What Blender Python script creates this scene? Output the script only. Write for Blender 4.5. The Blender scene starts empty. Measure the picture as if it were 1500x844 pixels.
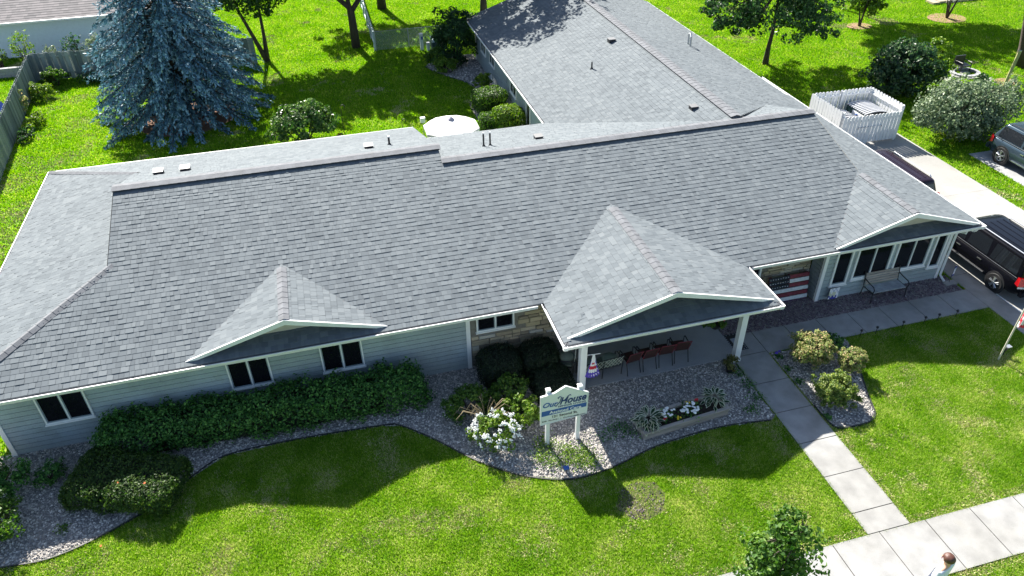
import bpy, bmesh, math, random
import numpy as np
from mathutils import Vector, Matrix, noise as mnoise

S = bpy.context.scene
COL = S.collection
R = math.radians
random.seed(7)
rng = np.random.default_rng(7)

# ------------------------------------------------------------------ camera
YAW, PITCH, ROLL = 0.2579, 0.6356, -0.0157
cam = bpy.data.cameras.new('camera')
cam.sensor_width = 36.0
cam.lens = 1092.1 / 1500 * 36
cam.clip_end = 2000
camo = bpy.data.objects.new('camera', cam)
COL.objects.link(camo)
fw = Vector((math.sin(YAW) * math.cos(PITCH), math.cos(YAW) * math.cos(PITCH), -math.sin(PITCH)))
rt = Vector((math.cos(YAW), -math.sin(YAW), 0))
up = rt.cross(fw)
rt2 = rt * math.cos(ROLL) + up * math.sin(ROLL)
up2 = up * math.cos(ROLL) - rt * math.sin(ROLL)
CAM = Vector((-0.698, -17.345, 16.614))
camo.matrix_world = Matrix(((rt2.x, up2.x, -fw.x, CAM.x), (rt2.y, up2.y, -fw.y, CAM.y),
                            (rt2.z, up2.z, -fw.z, CAM.z), (0, 0, 0, 1)))
S.camera = camo

# ------------------------------------------------------------------ light
SUN_EL = R(38.3)
SUN_AZ = math.atan2(-0.22, 0.975)            # towards the sun, clockwise from +Y
w = bpy.data.worlds.new('World')
S.world = w
w.use_nodes = True
nt = w.node_tree
bg = nt.nodes['Background']
sky = nt.nodes.new('ShaderNodeTexSky')
sky.sky_type = 'NISHITA'
sky.sun_disc = False
sky.sun_elevation = SUN_EL
sky.sun_rotation = SUN_AZ
nt.links.new(sky.outputs[0], bg.inputs[0])
bg.inputs[1].default_value = 0.062
sl = bpy.data.lights.new('sun', 'SUN')
sl.energy = 5.0
sl.angle = R(0.53)
sl.color = (1.0, 0.95, 0.86)
so = bpy.data.objects.new('sun', sl)
COL.objects.link(so)
ce = math.cos(SUN_EL)
so.rotation_euler = Vector((-math.sin(SUN_AZ) * ce, -math.cos(SUN_AZ) * ce, -math.sin(SUN_EL))).to_track_quat('-Z', 'Y').to_euler()
S.view_settings.view_transform = 'Standard'
S.view_settings.look = 'None'
S.view_settings.exposure = 1.75
S.view_settings.gamma = 1.0

# ------------------------------------------------------------------ helpers
def tag(o, label=None, cat=None, group=None, kind=None):
    if label: o['label'] = label
    if cat: o['category'] = cat
    if group: o['group'] = group
    if kind: o['kind'] = kind
    return o

def thing(name, label, cat, loc=(0, 0, 0), rz=0.0, group=None):
    o = bpy.data.objects.new(name, None)
    o.empty_display_size = 0.2
    o.location = loc
    o.rotation_euler = (0, 0, rz)
    COL.objects.link(o)
    return tag(o, label, cat, group)

def link(name, me, parent=None, world=True):
    o = bpy.data.objects.new(name, me)
    COL.objects.link(o)
    if parent is not None:
        o.parent = parent
        if world:
            p = parent
            while p.parent is not None: p = p.parent
            if p.type == 'EMPTY' and parent is p:
                o.matrix_parent_inverse = (Matrix.Translation(p.location) @ Matrix.Rotation(p.rotation_euler[2], 4, 'Z')).inverted()
    return o

def copy_tree(o, parent=None):
    c = o.copy()
    COL.objects.link(c)
    if parent is not None: c.parent = parent
    for ch in o.children: copy_tree(ch, c)
    return c

class MB:
    def __init__(s):
        s.v = []; s.f = []; s.m = []; s.cur = 0
    def face(s, pts):
        n = len(s.v); s.v += [tuple(p) for p in pts]
        s.f.append(tuple(range(n, n + len(pts)))); s.m.append(s.cur); return s
    def add(s, vs, fs):
        n = len(s.v); s.v += [tuple(p) for p in vs]
        for f in fs: s.f.append(tuple(n + i for i in f)); s.m.append(s.cur)
        return s
    def box(s, x0, x1, y0, y1, z0, z1, M=None):
        vs = [Vector((x, y, z)) for z in (z0, z1) for y in (y0, y1) for x in (x0, x1)]
        if M is not None: vs = [M @ p for p in vs]
        return s.add(vs, [(0, 2, 3, 1), (4, 5, 7, 6), (0, 1, 5, 4), (2, 6, 7, 3), (0, 4, 6, 2), (1, 3, 7, 5)])
    def tube(s, pts, r, n=6, cap=True):
        pts = [Vector(p) for p in pts]
        rs = r if isinstance(r, (list, tuple)) else [r] * len(pts)
        vs = []; fs = []
        for i, p in enumerate(pts):
            d = (pts[min(i + 1, len(pts) - 1)] - pts[max(i - 1, 0)])
            if d.length < 1e-6: d = Vector((0, 0, 1))
            d.normalize()
            a = d.orthogonal().normalized() if i == 0 else (a - d * a.dot(d)).normalized()
            b = d.cross(a)
            for k in range(n):
                t = 2 * math.pi * k / n
                vs.append(p + (a * math.cos(t) + b * math.sin(t)) * rs[i])
        for i in range(len(pts) - 1):
            for k in range(n):
                k2 = (k + 1) % n
                fs.append((i * n + k, i * n + k2, (i + 1) * n + k2, (i + 1) * n + k))
        if cap:
            fs.append(tuple(range(n - 1, -1, -1))); fs.append(tuple((len(pts) - 1) * n + k for k in range(n)))
        return s.add(vs, fs)
    def prism(s, poly, z0, z1, M=None):
        n = len(poly)
        vs = [Vector((p[0], p[1], z0)) for p in poly] + [Vector((p[0], p[1], z1)) for p in poly]
        if M is not None: vs = [M @ p for p in vs]
        fs = [tuple(range(n - 1, -1, -1)), tuple(range(n, 2 * n))]
        fs += [(i, (i + 1) % n, n + (i + 1) % n, n + i) for i in range(n)]
        return s.add(vs, fs)
    def lathe(s, prof, c=(0, 0, 0), n=16, axis='z', cap=True):
        vs = []; fs = []
        for r, h in prof:
            for k in range(n):
                t = 2 * math.pi * k / n
                a, b = r * math.cos(t), r * math.sin(t)
                p = (a, b, h) if axis == 'z' else ((h, a, b) if axis == 'x' else (a, h, b))
                vs.append((p[0] + c[0], p[1] + c[1], p[2] + c[2]))
        for i in range(len(prof) - 1):
            for k in range(n):
                k2 = (k + 1) % n
                fs.append((i * n + k, i * n + k2, (i + 1) * n + k2, (i + 1) * n + k))
        if cap:
            fs.append(tuple(range(n - 1, -1, -1))); fs.append(tuple((len(prof) - 1) * n + k for k in range(n)))
        return s.add(vs, fs)
    def ico(s, c, r, sq=(1, 1, 1), jit=0.0, rnd=random):
        vs = [(0, 0, 1), (1, 0, 0), (0, 1, 0), (-1, 0, 0), (0, -1, 0), (0, 0, -1)]
        vs = [(c[0] + x * r * sq[0] * (1 + jit * rnd.uniform(-1, 1)), c[1] + y * r * sq[1] * (1 + jit * rnd.uniform(-1, 1)), c[2] + z * r * sq[2]) for x, y, z in vs]
        return s.add(vs, [(0, 1, 2), (0, 2, 3), (0, 3, 4), (0, 4, 1), (5, 2, 1), (5, 3, 2), (5, 4, 3), (5, 1, 4)])
    def mesh(s, name, mats, smooth=False, fix=True):
        me = bpy.data.meshes.new(name)
        me.from_pydata(s.v, [], s.f)
        for m in (mats if isinstance(mats, (list, tuple)) else [mats]): me.materials.append(m)
        if any(s.m): me.polygons.foreach_set('material_index', s.m)
        if fix:
            b = bmesh.new(); b.from_mesh(me)
            bmesh.ops.recalc_face_normals(b, faces=b.faces)
            b.to_mesh(me); b.free()
        if smooth: me.polygons.foreach_set('use_smooth', [True] * len(me.polygons))
        me.update()
        return me
    def build(s, name, mats, parent=None, smooth=False, world=True, fix=True):
        return link(name, s.mesh(name, mats, smooth, fix), parent, world)

def np_mesh(name, V, F, mat, rnd=None):
    """V (n,3), F (m,k) arrays -> mesh, with a per-face value rnd for colour variation"""
    me = bpy.data.meshes.new(name)
    n, m, k = len(V), len(F), F.shape[1]
    me.vertices.add(n); me.loops.add(m * k); me.polygons.add(m)
    me.vertices.foreach_set('co', np.ascontiguousarray(V, np.float32).ravel())
    me.loops.foreach_set('vertex_index', np.ascontiguousarray(F, np.int32).ravel())
    me.polygons.foreach_set('loop_start', np.arange(0, m * k, k, dtype=np.int32))
    if rnd is not None:
        a = me.attributes.new('rnd', 'FLOAT', 'FACE')
        a.data.foreach_set('value', np.ascontiguousarray(rnd, np.float32))
    me.materials.append(mat)
    me.update(calc_edges=True); me.shade_flat()
    return me

# ------------------------------------------------------------------ materials
MATS = {}
def mat(name, col, rough=0.6, var=0.0, scale=8.0, bump=0.0, bscale=40.0, metal=0.0, spec=0.5, col2=None, coat=0.0, stretch=None):
    m = bpy.data.materials.new(name); m.use_nodes = True
    nt = m.node_tree; b = nt.nodes['Principled BSDF']
    b.inputs['Base Color'].default_value = (*col, 1); b.inputs['Roughness'].default_value = rough
    b.inputs['Metallic'].default_value = metal; b.inputs['Specular IOR Level'].default_value = spec
    b.inputs['Coat Weight'].default_value = coat
    if var or col2 or bump:
        tc = nt.nodes.new('ShaderNodeNewGeometry'); src = tc.outputs['Position']
        if stretch:
            mp = nt.nodes.new('ShaderNodeMapping'); mp.inputs['Scale'].default_value = stretch
            nt.links.new(src, mp.inputs[0]); src = mp.outputs[0]
    if var or col2:
        n = nt.nodes.new('ShaderNodeTexNoise'); n.inputs['Scale'].default_value = scale; n.inputs['Detail'].default_value = 5
        nt.links.new(src, n.inputs['Vector'])
        r = nt.nodes.new('ShaderNodeValToRGB')
        c2 = col2 or tuple(min(1, c * (1 + var)) for c in col); c1 = tuple(c * (1 - var) for c in col)
        r.color_ramp.elements[0].position = 0.3; r.color_ramp.elements[1].position = 0.7
        r.color_ramp.elements[0].color = (*c1, 1); r.color_ramp.elements[1].color = (*c2, 1)
        nt.links.new(n.outputs[0], r.inputs[0]); nt.links.new(r.outputs[0], b.inputs['Base Color'])
    if bump:
        n2 = nt.nodes.new('ShaderNodeTexNoise'); n2.inputs['Scale'].default_value = bscale; n2.inputs['Detail'].default_value = 4
        nt.links.new(src, n2.inputs['Vector'])
        bp = nt.nodes.new('ShaderNodeBump'); bp.inputs['Strength'].default_value = bump; bp.inputs['Distance'].default_value = 0.02
        nt.links.new(n2.outputs[0], bp.inputs['Height']); nt.links.new(bp.outputs[0], b.inputs['Normal'])
    MATS[name] = m
    return m

def ramp_mat(name, stops, rough=0.8, trans=0.0, patch=0.0, pscale=0.5, spec=0.3, obj=False):
    """colour from the per-piece value 'rnd' (or the object's random number), plus a broad patchiness"""
    m = bpy.data.materials.new(name); m.use_nodes = True
    nt = m.node_tree; b = nt.nodes['Principled BSDF']
    b.inputs['Roughness'].default_value = rough; b.inputs['Specular IOR Level'].default_value = spec
    if obj:
        a = nt.nodes.new('ShaderNodeObjectInfo'); out = a.outputs['Random']
    else:
        a = nt.nodes.new('ShaderNodeAttribute'); a.attribute_name = 'rnd'; out = a.outputs['Fac']
    if patch:
        g = nt.nodes.new('ShaderNodeNewGeometry'); n = nt.nodes.new('ShaderNodeTexNoise')
        n.inputs['Scale'].default_value = pscale; n.inputs['Detail'].default_value = 3
        nt.links.new(g.outputs['Position'], n.inputs['Vector'])
        mm = nt.nodes.new('ShaderNodeMath'); mm.operation = 'MULTIPLY_ADD'
        mm.inputs[1].default_value = patch; mm.inputs[2].default_value = -patch / 2
        nt.links.new(n.outputs[0], mm.inputs[0])
        ad = nt.nodes.new('ShaderNodeMath'); ad.operation = 'ADD'; ad.use_clamp = True
        nt.links.new(out, ad.inputs[0]); nt.links.new(mm.outputs[0], ad.inputs[1]); out = ad.outputs[0]
    r = nt.nodes.new('ShaderNodeValToRGB')
    while len(r.color_ramp.elements) < len(stops): r.color_ramp.elements.new(0.5)
    for e, (p, c) in zip(r.color_ramp.elements, stops):
        e.position = p; e.color = (*c, 1)
    nt.links.new(out, r.inputs[0]); nt.links.new(r.outputs[0], b.inputs['Base Color'])
    if trans:
        t = nt.nodes.new('ShaderNodeBsdfTranslucent'); mx = nt.nodes.new('ShaderNodeMixShader')
        hs = nt.nodes.new('ShaderNodeHueSaturation'); hs.inputs['Value'].default_value = 1.35; hs.inputs['Saturation'].default_value = 1.1
        nt.links.new(r.outputs[0], hs.inputs['Color']); nt.links.new(hs.outputs[0], t.inputs[0])
        mx.inputs[0].default_value = trans
        nt.links.new(b.outputs[0], mx.inputs[1]); nt.links.new(t.outputs[0], mx.inputs[2])
        nt.links.new(mx.outputs[0], nt.nodes['Material Output'].inputs[0])
    MATS[name] = m
    return m

WHITE = mat('white_paint', (0.70, 0.71, 0.72), 0.45, var=0.04, scale=3)
SIDING = mat('blue_grey_siding', (0.31, 0.375, 0.415), 0.55, var=0.06, scale=1.5)
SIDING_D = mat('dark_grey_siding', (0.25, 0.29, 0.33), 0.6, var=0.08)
NSIDING = mat('pale_blue_siding', (0.62, 0.70, 0.80), 0.55, var=0.04)
GABLE = mat('beige_gable_board', (0.46, 0.43, 0.36), 0.6, var=0.06)
GLASS = mat('dark_window_glass', (0.006, 0.007, 0.010), 0.07, spec=0.32)
FRAME_D = mat('grey_window_frame', (0.22, 0.27, 0.31), 0.5)
CONC = mat('concrete', (0.275, 0.275, 0.272), 0.85, var=0.17, scale=2.2, bump=0.25, bscale=90)
CONC_D = mat('grey_drive_concrete', (0.30, 0.31, 0.325), 0.85, var=0.14, scale=0.8, bump=0.25, bscale=80)
CONC_W = mat('pale_drive_concrete', (0.30, 0.298, 0.29), 0.85, var=0.09, scale=0.6, bump=0.2, bscale=80)
def weather(m, big=0.35, fine=60):
    nt = m.node_tree; b = nt.nodes['Principled BSDF']; src = b.inputs['Base Color'].links[0].from_socket
    g = nt.nodes.new('ShaderNodeNewGeometry')
    for sc, lo, hi, c in ((big, .42, .62, .86), (fine, .30, .46, .80), (1.1, .60, .68, .90)):
        n = nt.nodes.new('ShaderNodeTexNoise'); n.inputs['Scale'].default_value = sc; n.inputs['Detail'].default_value = 6
        nt.links.new(g.outputs['Position'], n.inputs['Vector'])
        r = nt.nodes.new('ShaderNodeValToRGB'); r.color_ramp.elements[0].position = lo; r.color_ramp.elements[1].position = hi
        a, z = ((1, 1, 1), (c, c * .99, c * .96)) if sc == 1.1 else ((c, c * .99, c * .96), (1, 1, 1))
        r.color_ramp.elements[0].color = (*a, 1); r.color_ramp.elements[1].color = (*z, 1)
        nt.links.new(n.outputs[0], r.inputs[0])
        mx = nt.nodes.new('ShaderNodeMix'); mx.data_type = 'RGBA'; mx.blend_type = 'MULTIPLY'; mx.inputs[0].default_value = 1
        nt.links.new(src, mx.inputs[6]); nt.links.new(r.outputs[0], mx.inputs[7]); src = mx.outputs[2]
    nt.links.new(src, b.inputs['Base Color'])
for m_ in (CONC, CONC_D, CONC_W): weather(m_)
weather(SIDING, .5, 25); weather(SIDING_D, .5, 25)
EDGING = mat('black_plastic_edging', (0.02, 0.02, 0.025), 0.6)
BLACK = mat('black_metal', (0.015, 0.015, 0.018), 0.45)
STEEL = mat('galvanised_steel', (0.45, 0.47, 0.5), 0.4, metal=0.7)
WOOD_G = ramp_mat('weathered_grey_wood', [(0, (0.10, 0.125, 0.13)), (0.5, (0.20, 0.24, 0.24)), (1, (0.32, 0.35, 0.33))], 0.85, obj=True)
WOOD_P = mat('weathered_planter_wood', (0.30, 0.27, 0.24), 0.85, var=0.3, scale=6, bump=0.5, bscale=30, stretch=(0.2, 1, 1))
BARK = mat('dark_bark', (0.055, 0.042, 0.033), 0.95, var=0.35, scale=6, bump=0.9, bscale=18, stretch=(1, 1, 0.3))
TWIG = mat('bare_twigs', (0.34, 0.27, 0.17), 0.9, var=0.2)
SOIL = mat('dark_soil', (0.03, 0.022, 0.016), 0.95, var=0.4, scale=15, bump=0.8)
MULCH = mat('tan_mulch', (0.26, 0.15, 0.10), 0.95, var=0.35, scale=20, bump=0.8)
RUST = mat('rust_red_mesh_fabric', (0.04, 0.012, 0.011), 0.7, var=0.1)
CUSHION = mat('sage_cushion', (0.13, 0.17, 0.14), 0.85, var=0.12)
NAVY = mat('navy_print', (0.018, 0.045, 0.17), 0.5)
BLUEBAND = mat('blue_sign_band', (0.025, 0.10, 0.36), 0.5)
RED = mat('flag_red', (0.55, 0.02, 0.05), 0.7)
FLAGW = mat('flag_white', (0.75, 0.75, 0.78), 0.7)
FLAGB = mat('flag_blue', (0.03, 0.04, 0.30), 0.7)
PURPLE = mat('purple_ribbon', (0.10, 0.06, 0.45), 0.7)
DULLRED = mat('worn_red_paint', (0.16, 0.025, 0.04), 0.8, var=0.35, scale=9)
SHADECLOTH = mat('white_canvas', (0.62, 0.61, 0.59), 0.8, var=0.03)
UNDER = mat('roof_underlay', (0.10, 0.105, 0.115), 0.95)
GREYCAP = mat('vent_cap_metal', (0.16, 0.16, 0.16), 0.5)
ORANGE = mat('orange_leaf', (0.55, 0.12, 0.03), 0.7)
SHING = ramp_mat('asphalt_shingle', [(0.0, (0.098, 0.114, 0.127)), (0.3, (0.115, 0.133, 0.147)), (0.75, (0.128, 0.147, 0.161)), (1.0, (0.145, 0.164, 0.177))], 0.9, patch=0.85, pscale=0.45, spec=0.25)
CAPM = mat('ridge_cap_shingle', (0.125, 0.132, 0.146), 0.92, var=0.2, scale=3, bump=0.4, bscale=60)
STONE = ramp_mat('tan_ledge_stone', [(0, (0.20, 0.17, 0.13)), (0.4, (0.33, 0.28, 0.19)), (0.7, (0.40, 0.34, 0.24)), (1, (0.36, 0.36, 0.34))], 0.9, obj=True)
MORTAR = mat('mortar', (0.16, 0.15, 0.13), 0.95, var=0.2)
GRAVEL = ramp_mat('gravel_stones', [(0, (0.10, 0.10, 0.11)), (0.35, (0.31, 0.295, 0.28)), (0.7, (0.52, 0.485, 0.44)), (1, (0.82, 0.78, 0.72))], 0.85)
GRAVEL_P = ramp_mat('plum_gravel_stones', [(0, (0.06, 0.045, 0.055)), (0.5, (0.16, 0.125, 0.14)), (0.85, (0.28, 0.24, 0.25)), (1, (0.5, 0.46, 0.46))], 0.85)
GRAVEL_B = mat('gravel_bed', (0.24, 0.225, 0.21), 0.95, var=0.5, scale=40, bump=0.6, bscale=60)

def lawn_mat():
    m = bpy.data.materials.new('lawn'); m.use_nodes = True
    nt = m.node_tree; b = nt.nodes['Principled BSDF']; b.inputs['Roughness'].default_value = 0.95; b.inputs['Specular IOR Level'].default_value = 0.1
    g = nt.nodes.new('ShaderNodeNewGeometry')
    def nz(scale, det=4):
        n = nt.nodes.new('ShaderNodeTexNoise'); n.inputs['Scale'].default_value = scale; n.inputs['Detail'].default_value = det
        nt.links.new(g.outputs['Position'], n.inputs['Vector']); return n
    a, c = nz(0.55), nz(9.0, 6)
    r = nt.nodes.new('ShaderNodeValToRGB')
    for _ in range(1): r.color_ramp.elements.new(0.5)
    for e, (p, cc) in zip(r.color_ramp.elements, [(0.3, (0.07, 0.17, 0.006)), (0.55, (0.14, 0.25, 0.012)), (0.72, (0.24, 0.28, 0.06))]):
        e.position = p; e.color = (*cc, 1)
    nt.links.new(a.outputs[0], r.inputs[0])
    r2 = nt.nodes.new('ShaderNodeValToRGB'); r2.color_ramp.elements[0].position = 0.35; r2.color_ramp.elements[1].position = 0.7
    r2.color_ramp.elements[0].color = (0.55, 0.6, 0.5, 1); r2.color_ramp.elements[1].color = (1.25, 1.2, 1.1, 1)
    nt.links.new(c.outputs[0], r2.inputs[0])
    mx = nt.nodes.new('ShaderNodeMix'); mx.data_type = 'RGBA'; mx.blend_type = 'MULTIPLY'; mx.inputs[0].default_value = 1
    nt.links.new(r.outputs[0], mx.inputs[6]); nt.links.new(r2.outputs[0], mx.inputs[7])
    nt.links.new(mx.outputs[2], b.inputs['Base Color'])
    return m
LAWN = lawn_mat()
GRASS = ramp_mat('grass_blades', [(0, (0.06, 0.18, 0.006)), (0.45, (0.14, 0.31, 0.010)), (0.8, (0.22, 0.38, 0.022)), (1, (0.38, 0.44, 0.09))], 0.7, trans=0.45, patch=0.9, pscale=0.6, spec=0.2)
GRASS_F = ramp_mat('front_grass_blades', [(0, (0.065, 0.18, 0.010)), (0.4, (0.15, 0.30, 0.018)), (0.75, (0.27, 0.40, 0.05)), (1, (0.50, 0.52, 0.20))], 0.7, trans=0.42, patch=1.1, pscale=1.1, spec=0.2)
STRAW = ramp_mat('dry_grass', [(0, (0.30, 0.29, 0.11)), (1, (0.56, 0.52, 0.29))], 0.9, spec=0.1)
def leafmat(name, a, b_, c, trans=0.4, rough=0.5, spec=0.35):
    return ramp_mat(name, [(0, a), (0.55, b_), (1, c)], rough, trans=trans, spec=spec)
L_HEDGE = leafmat('hedge_leaves', (0.016, 0.06, 0.014), (0.055, 0.17, 0.034), (0.16, 0.33, 0.075))
L_YEW = leafmat('yew_leaves', (0.014, 0.040, 0.006), (0.035, 0.085, 0.012), (0.10, 0.17, 0.025))  # yew green lightened for the clipped hedge's sunlit corner
L_YEW_SHADE = leafmat('dark_yew_leaves', (0.004, 0.012, 0.005), (0.008, 0.022, 0.008), (0.018, 0.04, 0.012), trans=.15)  # darker copy of the yew green, with shade put into the colour
L_LIGHT = leafmat('light_green_leaves', (0.05, 0.12, 0.012), (0.12, 0.22, 0.02), (0.25, 0.34, 0.05))
L_MID = leafmat('mid_green_leaves', (0.025, 0.07, 0.010), (0.06, 0.14, 0.018), (0.14, 0.24, 0.03))
L_DARK = leafmat('dark_green_leaves', (0.010, 0.035, 0.012), (0.026, 0.075, 0.022), (0.06, 0.13, 0.04))
L_SPIREA = leafmat('pinkish_spirea_leaves', (0.11, 0.18, 0.04), (0.28, 0.34, 0.11), (0.55, 0.40, 0.24))
L_OLIVE = leafmat('grey_olive_leaves', (0.07, 0.12, 0.06), (0.15, 0.21, 0.11), (0.30, 0.36, 0.22), trans=0.25)
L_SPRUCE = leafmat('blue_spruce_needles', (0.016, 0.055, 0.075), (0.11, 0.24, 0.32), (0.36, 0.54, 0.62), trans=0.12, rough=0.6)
L_TREE = leafmat('tree_leaves', (0.015, 0.05, 0.010), (0.04, 0.10, 0.016), (0.11, 0.19, 0.03))
L_HOSTA = leafmat('hosta_leaf_green', (0.02, 0.06, 0.02), (0.04, 0.10, 0.03), (0.06, 0.13, 0.05), trans=0.2)
CREAM = mat('cream_leaf_margin', (0.55, 0.56, 0.42), 0.6)
PETAL = mat('white_petals', (0.82, 0.82, 0.80), 0.7)
PETAL_R = mat('red_petals', (0.5, 0.01, 0.03), 0.7)
PETAL_Y = mat('yellow_petals', (0.7, 0.5, 0.02), 0.7)

# ------------------------------------------------------------------ ground, beds, walks
def pip(P, poly):
    x, y = P[:, 0], P[:, 1]; c = np.zeros(len(P), bool); n = len(poly)
    for i in range(n):
        x1, y1 = poly[i]; x2, y2 = poly[i - 1]
        t = ((y1 > y) != (y2 > y)) & (x < (x2 - x1) * (y - y1) / (y2 - y1 + 1e-12) + x1)
        c ^= t
    return c

BED_FRONT = [(-14, -3.0), (-10.9, -3.36), (-10.2, -3.42), (-9.3, -3.46), (-8.24, -3.15), (-6.81, -2.43), (-5.98, -1.72), (-5.08, -1.15), (-3.15, -1.08), (-0.6, -1.22), (0.0, -1.4),
             (0.93, -2.27), (1.91, -3.36), (3.07, -4.25), (4.32, -4.70), (5.57, -4.60), (7.0, -4.24), (9.04, -4.06), (10.75, -4.23), (10.96, -4.1), (10.97, -1.40), (5.5, -1.40), (5.5, 1.3), (2.4, 1.3), (2.4, 0.62), (-14, 0.62)]
BED_STRIP = [(11.25, -0.38), (21.0, -0.38), (21.0, 0.6), (15.3, 0.6), (15.3, 1.25), (11.25, 1.25)]
BED_ISLE = [(12.33, -1.56), (12.33, -4.05), (12.40, -4.98), (12.9, -5.12), (13.51, -5.10), (13.9, -4.85), (14.2, -4.1), (14.7, -2.98), (15.1, -1.9), (15.15, -1.56)]
BED_BACK = [(6.0, 28.6), (6.25, 27.8), (6.9, 26.6), (7.9, 25.2), (8.2, 24.2), (7.85, 23.2), (7.35, 21.8), (7.3, 20.0), (7.55, 18.0), (8.3, 15.0), (9.4, 15.0), (9.4, 30.0), (7.0, 30.0)]
PATIO = [(5.5, -1.40), (11.23, -1.40), (11.23, 1.2), (5.5, 1.2)]
WALK_E = (10.99, 12.27)       # entry walk x range
WALK_P = (-1.53, -0.38)       # walk along the house y range
SIDEWALK = (-9.98, -8.47)
DRIVE = [(21.1, -30), (27.6, -30), (27.6, 14.2), (21.4, 14.2), (21.1, 8)]
DRIVE2 = [(29.3, -30), (33.2, -30), (33.2, 8.8), (29.3, 8.8)]

g = MB(); g.face([(-300, -150, 0), (350, -150, 0), (350, 400, 0), (-300, 400, 0)])
tag(g.build('ground', LAWN, fix=False), kind='structure')

def sheet(name, poly, z, m, label=None):
    b = MB(); b.face([(x, y, z) for x, y in poly])
    me = b.mesh(name, m)
    if me.polygons[0].normal.z < 0: me.flip_normals()
    return tag(link(name, me), kind='structure')
for p_ in (BED_FRONT, BED_ISLE, BED_BACK): sheet('gravel_bed', p_, 0.008, GRAVEL_B)
sheet('gravel_bed', BED_STRIP, 0.008, MATS['gravel_bed'])
BED_SPRUCE = [(-7.95 + 2.6 * math.cos(t * math.pi / 8), 24.6 + 2.4 * math.sin(t * math.pi / 8)) for t in range(16)]
sheet('mulch_bed', BED_SPRUCE, 0.006, MULCH)

def slab(parent, x0, x1, y0, y1, m, z=0.035):
    b = MB(); j = 0.012
    b.box(x0 + j, x1 - j, y0 + j, y1 - j, -0.05, z + random.uniform(-0.003, 0.003))
    return b.build('slab', m, parent)
walk = tag(bpy.data.objects.new('walkway', None), kind='structure'); COL.objects.link(walk)
base = MB(); base.box(WALK_E[0] + .01, WALK_E[1] - .01, -8.46, -1.41, -0.04, 0.012); base.box(11.24, 21.08, WALK_P[0] + .01, WALK_P[1] - .01, -0.04, 0.013)
base.box(-40, 60, SIDEWALK[0] + .01, SIDEWALK[1] - .01, -0.04, 0.012)
base.build('joint_bed', SOIL, walk)
y = -1.41
ys = [-1.41, -2.75, -4.03, -5.30, -6.55, -7.80, -8.47]
for a, b_ in zip(ys[:-1], ys[1:]): slab(walk, WALK_E[0], WALK_E[1], b_, a, CONC)
xs = np.linspace(12.27, 21.1, 8)
slab(walk, 11.24, 12.27, -1.405, WALK_P[1], CONC)
for a, b_ in zip(xs[:-1], xs[1:]): slab(walk, a, b_, WALK_P[0], WALK_P[1], CONC)
street = tag(bpy.data.objects.new('sidewalk', None), kind='structure'); COL.objects.link(street)
x = -8.0
while x < 24:
    slab(street, x, x + 1.38, SIDEWALK[0], SIDEWALK[1], CONC); x += 1.38
b = MB(); b.box(5.5, 11.23, -1.40, 1.2, -0.05, 0.06)
tag(b.build('patio', CONC_D), kind='structure')
sheet('driveway', DRIVE, 0.012, CONC_W)
# cooler grey strip and parking pad on the house side of the driveway, broken into bays
b = MB()
for y0, y1 in ((-9, -3.1), (-3.08, 0.45), (0.47, 4.0), (4.02, 8.0)):
    b.box(21.11, 21.92, y0, y1, -0.05, 0.03)
tag(b.build('kerb_strip', CONC), kind='structure')
b = MB()
for y0, y1 in ((-9, -5.2), (-5.19, -1.6), (-1.59, 2.0), (2.01, 5.6), (5.61, 9.2), (9.21, 11.3), (11.31, 14.2)):
    for x0, x1 in ((21.94, 24.74), (24.75, 27.6)):
        b.box(x0, x1, y0, y1, -0.05, 0.022)
tag(b.build('drive_pads', CONC_W), kind='structure')
b = MB(); b.box(21.93, 21.98, -9, -0.9, 0, 0.034); tag(b.build('parking_line', WHITE), kind='structure')
sheet('neighbour_driveway', DRIVE2, 0.010, CONC_D)

def edging(pts, name='bed_edging', label=None):
    b = MB()
    for i in range(len(pts) - 1):
        p, q = Vector((*pts[i], 0)), Vector((*pts[i + 1], 0)); d = (q - p).normalized(); n = Vector((-d.y, d.x, 0)) * 0.016
        b.add([p - n, q - n, q + n, p + n] + [v + Vector((0, 0, 0.05)) for v in (p - n, q - n, q + n, p + n)],
              [(0, 3, 2, 1), (4, 5, 6, 7), (0, 1, 5, 4), (1, 2, 6, 5), (2, 3, 7, 6), (3, 0, 4, 7)])
    return tag(b.build(name, EDGING), label, 'bed edging')
def smooth(pts, n=4):
    out = []
    for i in range(len(pts) - 1):
        p0, p1, p2, p3 = pts[max(i - 1, 0)], pts[i], pts[i + 1], pts[min(i + 2, len(pts) - 1)]
        for k in range(n):
            t = k / n
            out.append(tuple(0.5 * ((2 * p1[a]) + (-p0[a] + p2[a]) * t + (2 * p0[a] - 5 * p1[a] + 4 * p2[a] - p3[a]) * t * t + (-p0[a] + 3 * p1[a] - 3 * p2[a] + p3[a]) * t ** 3) for a in (0, 1)))
    return out + [pts[-1]]
edging(smooth(BED_FRONT[:19]), label='long curving black edging between front gravel bed and lawn')
edging(smooth(BED_ISLE[1:9]), label='black edging round the gravel island bed by the entry walk')
edging(smooth(BED_BACK[0:9]), label='wavy black edging of the gravel bed beside the rear wing')

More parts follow.
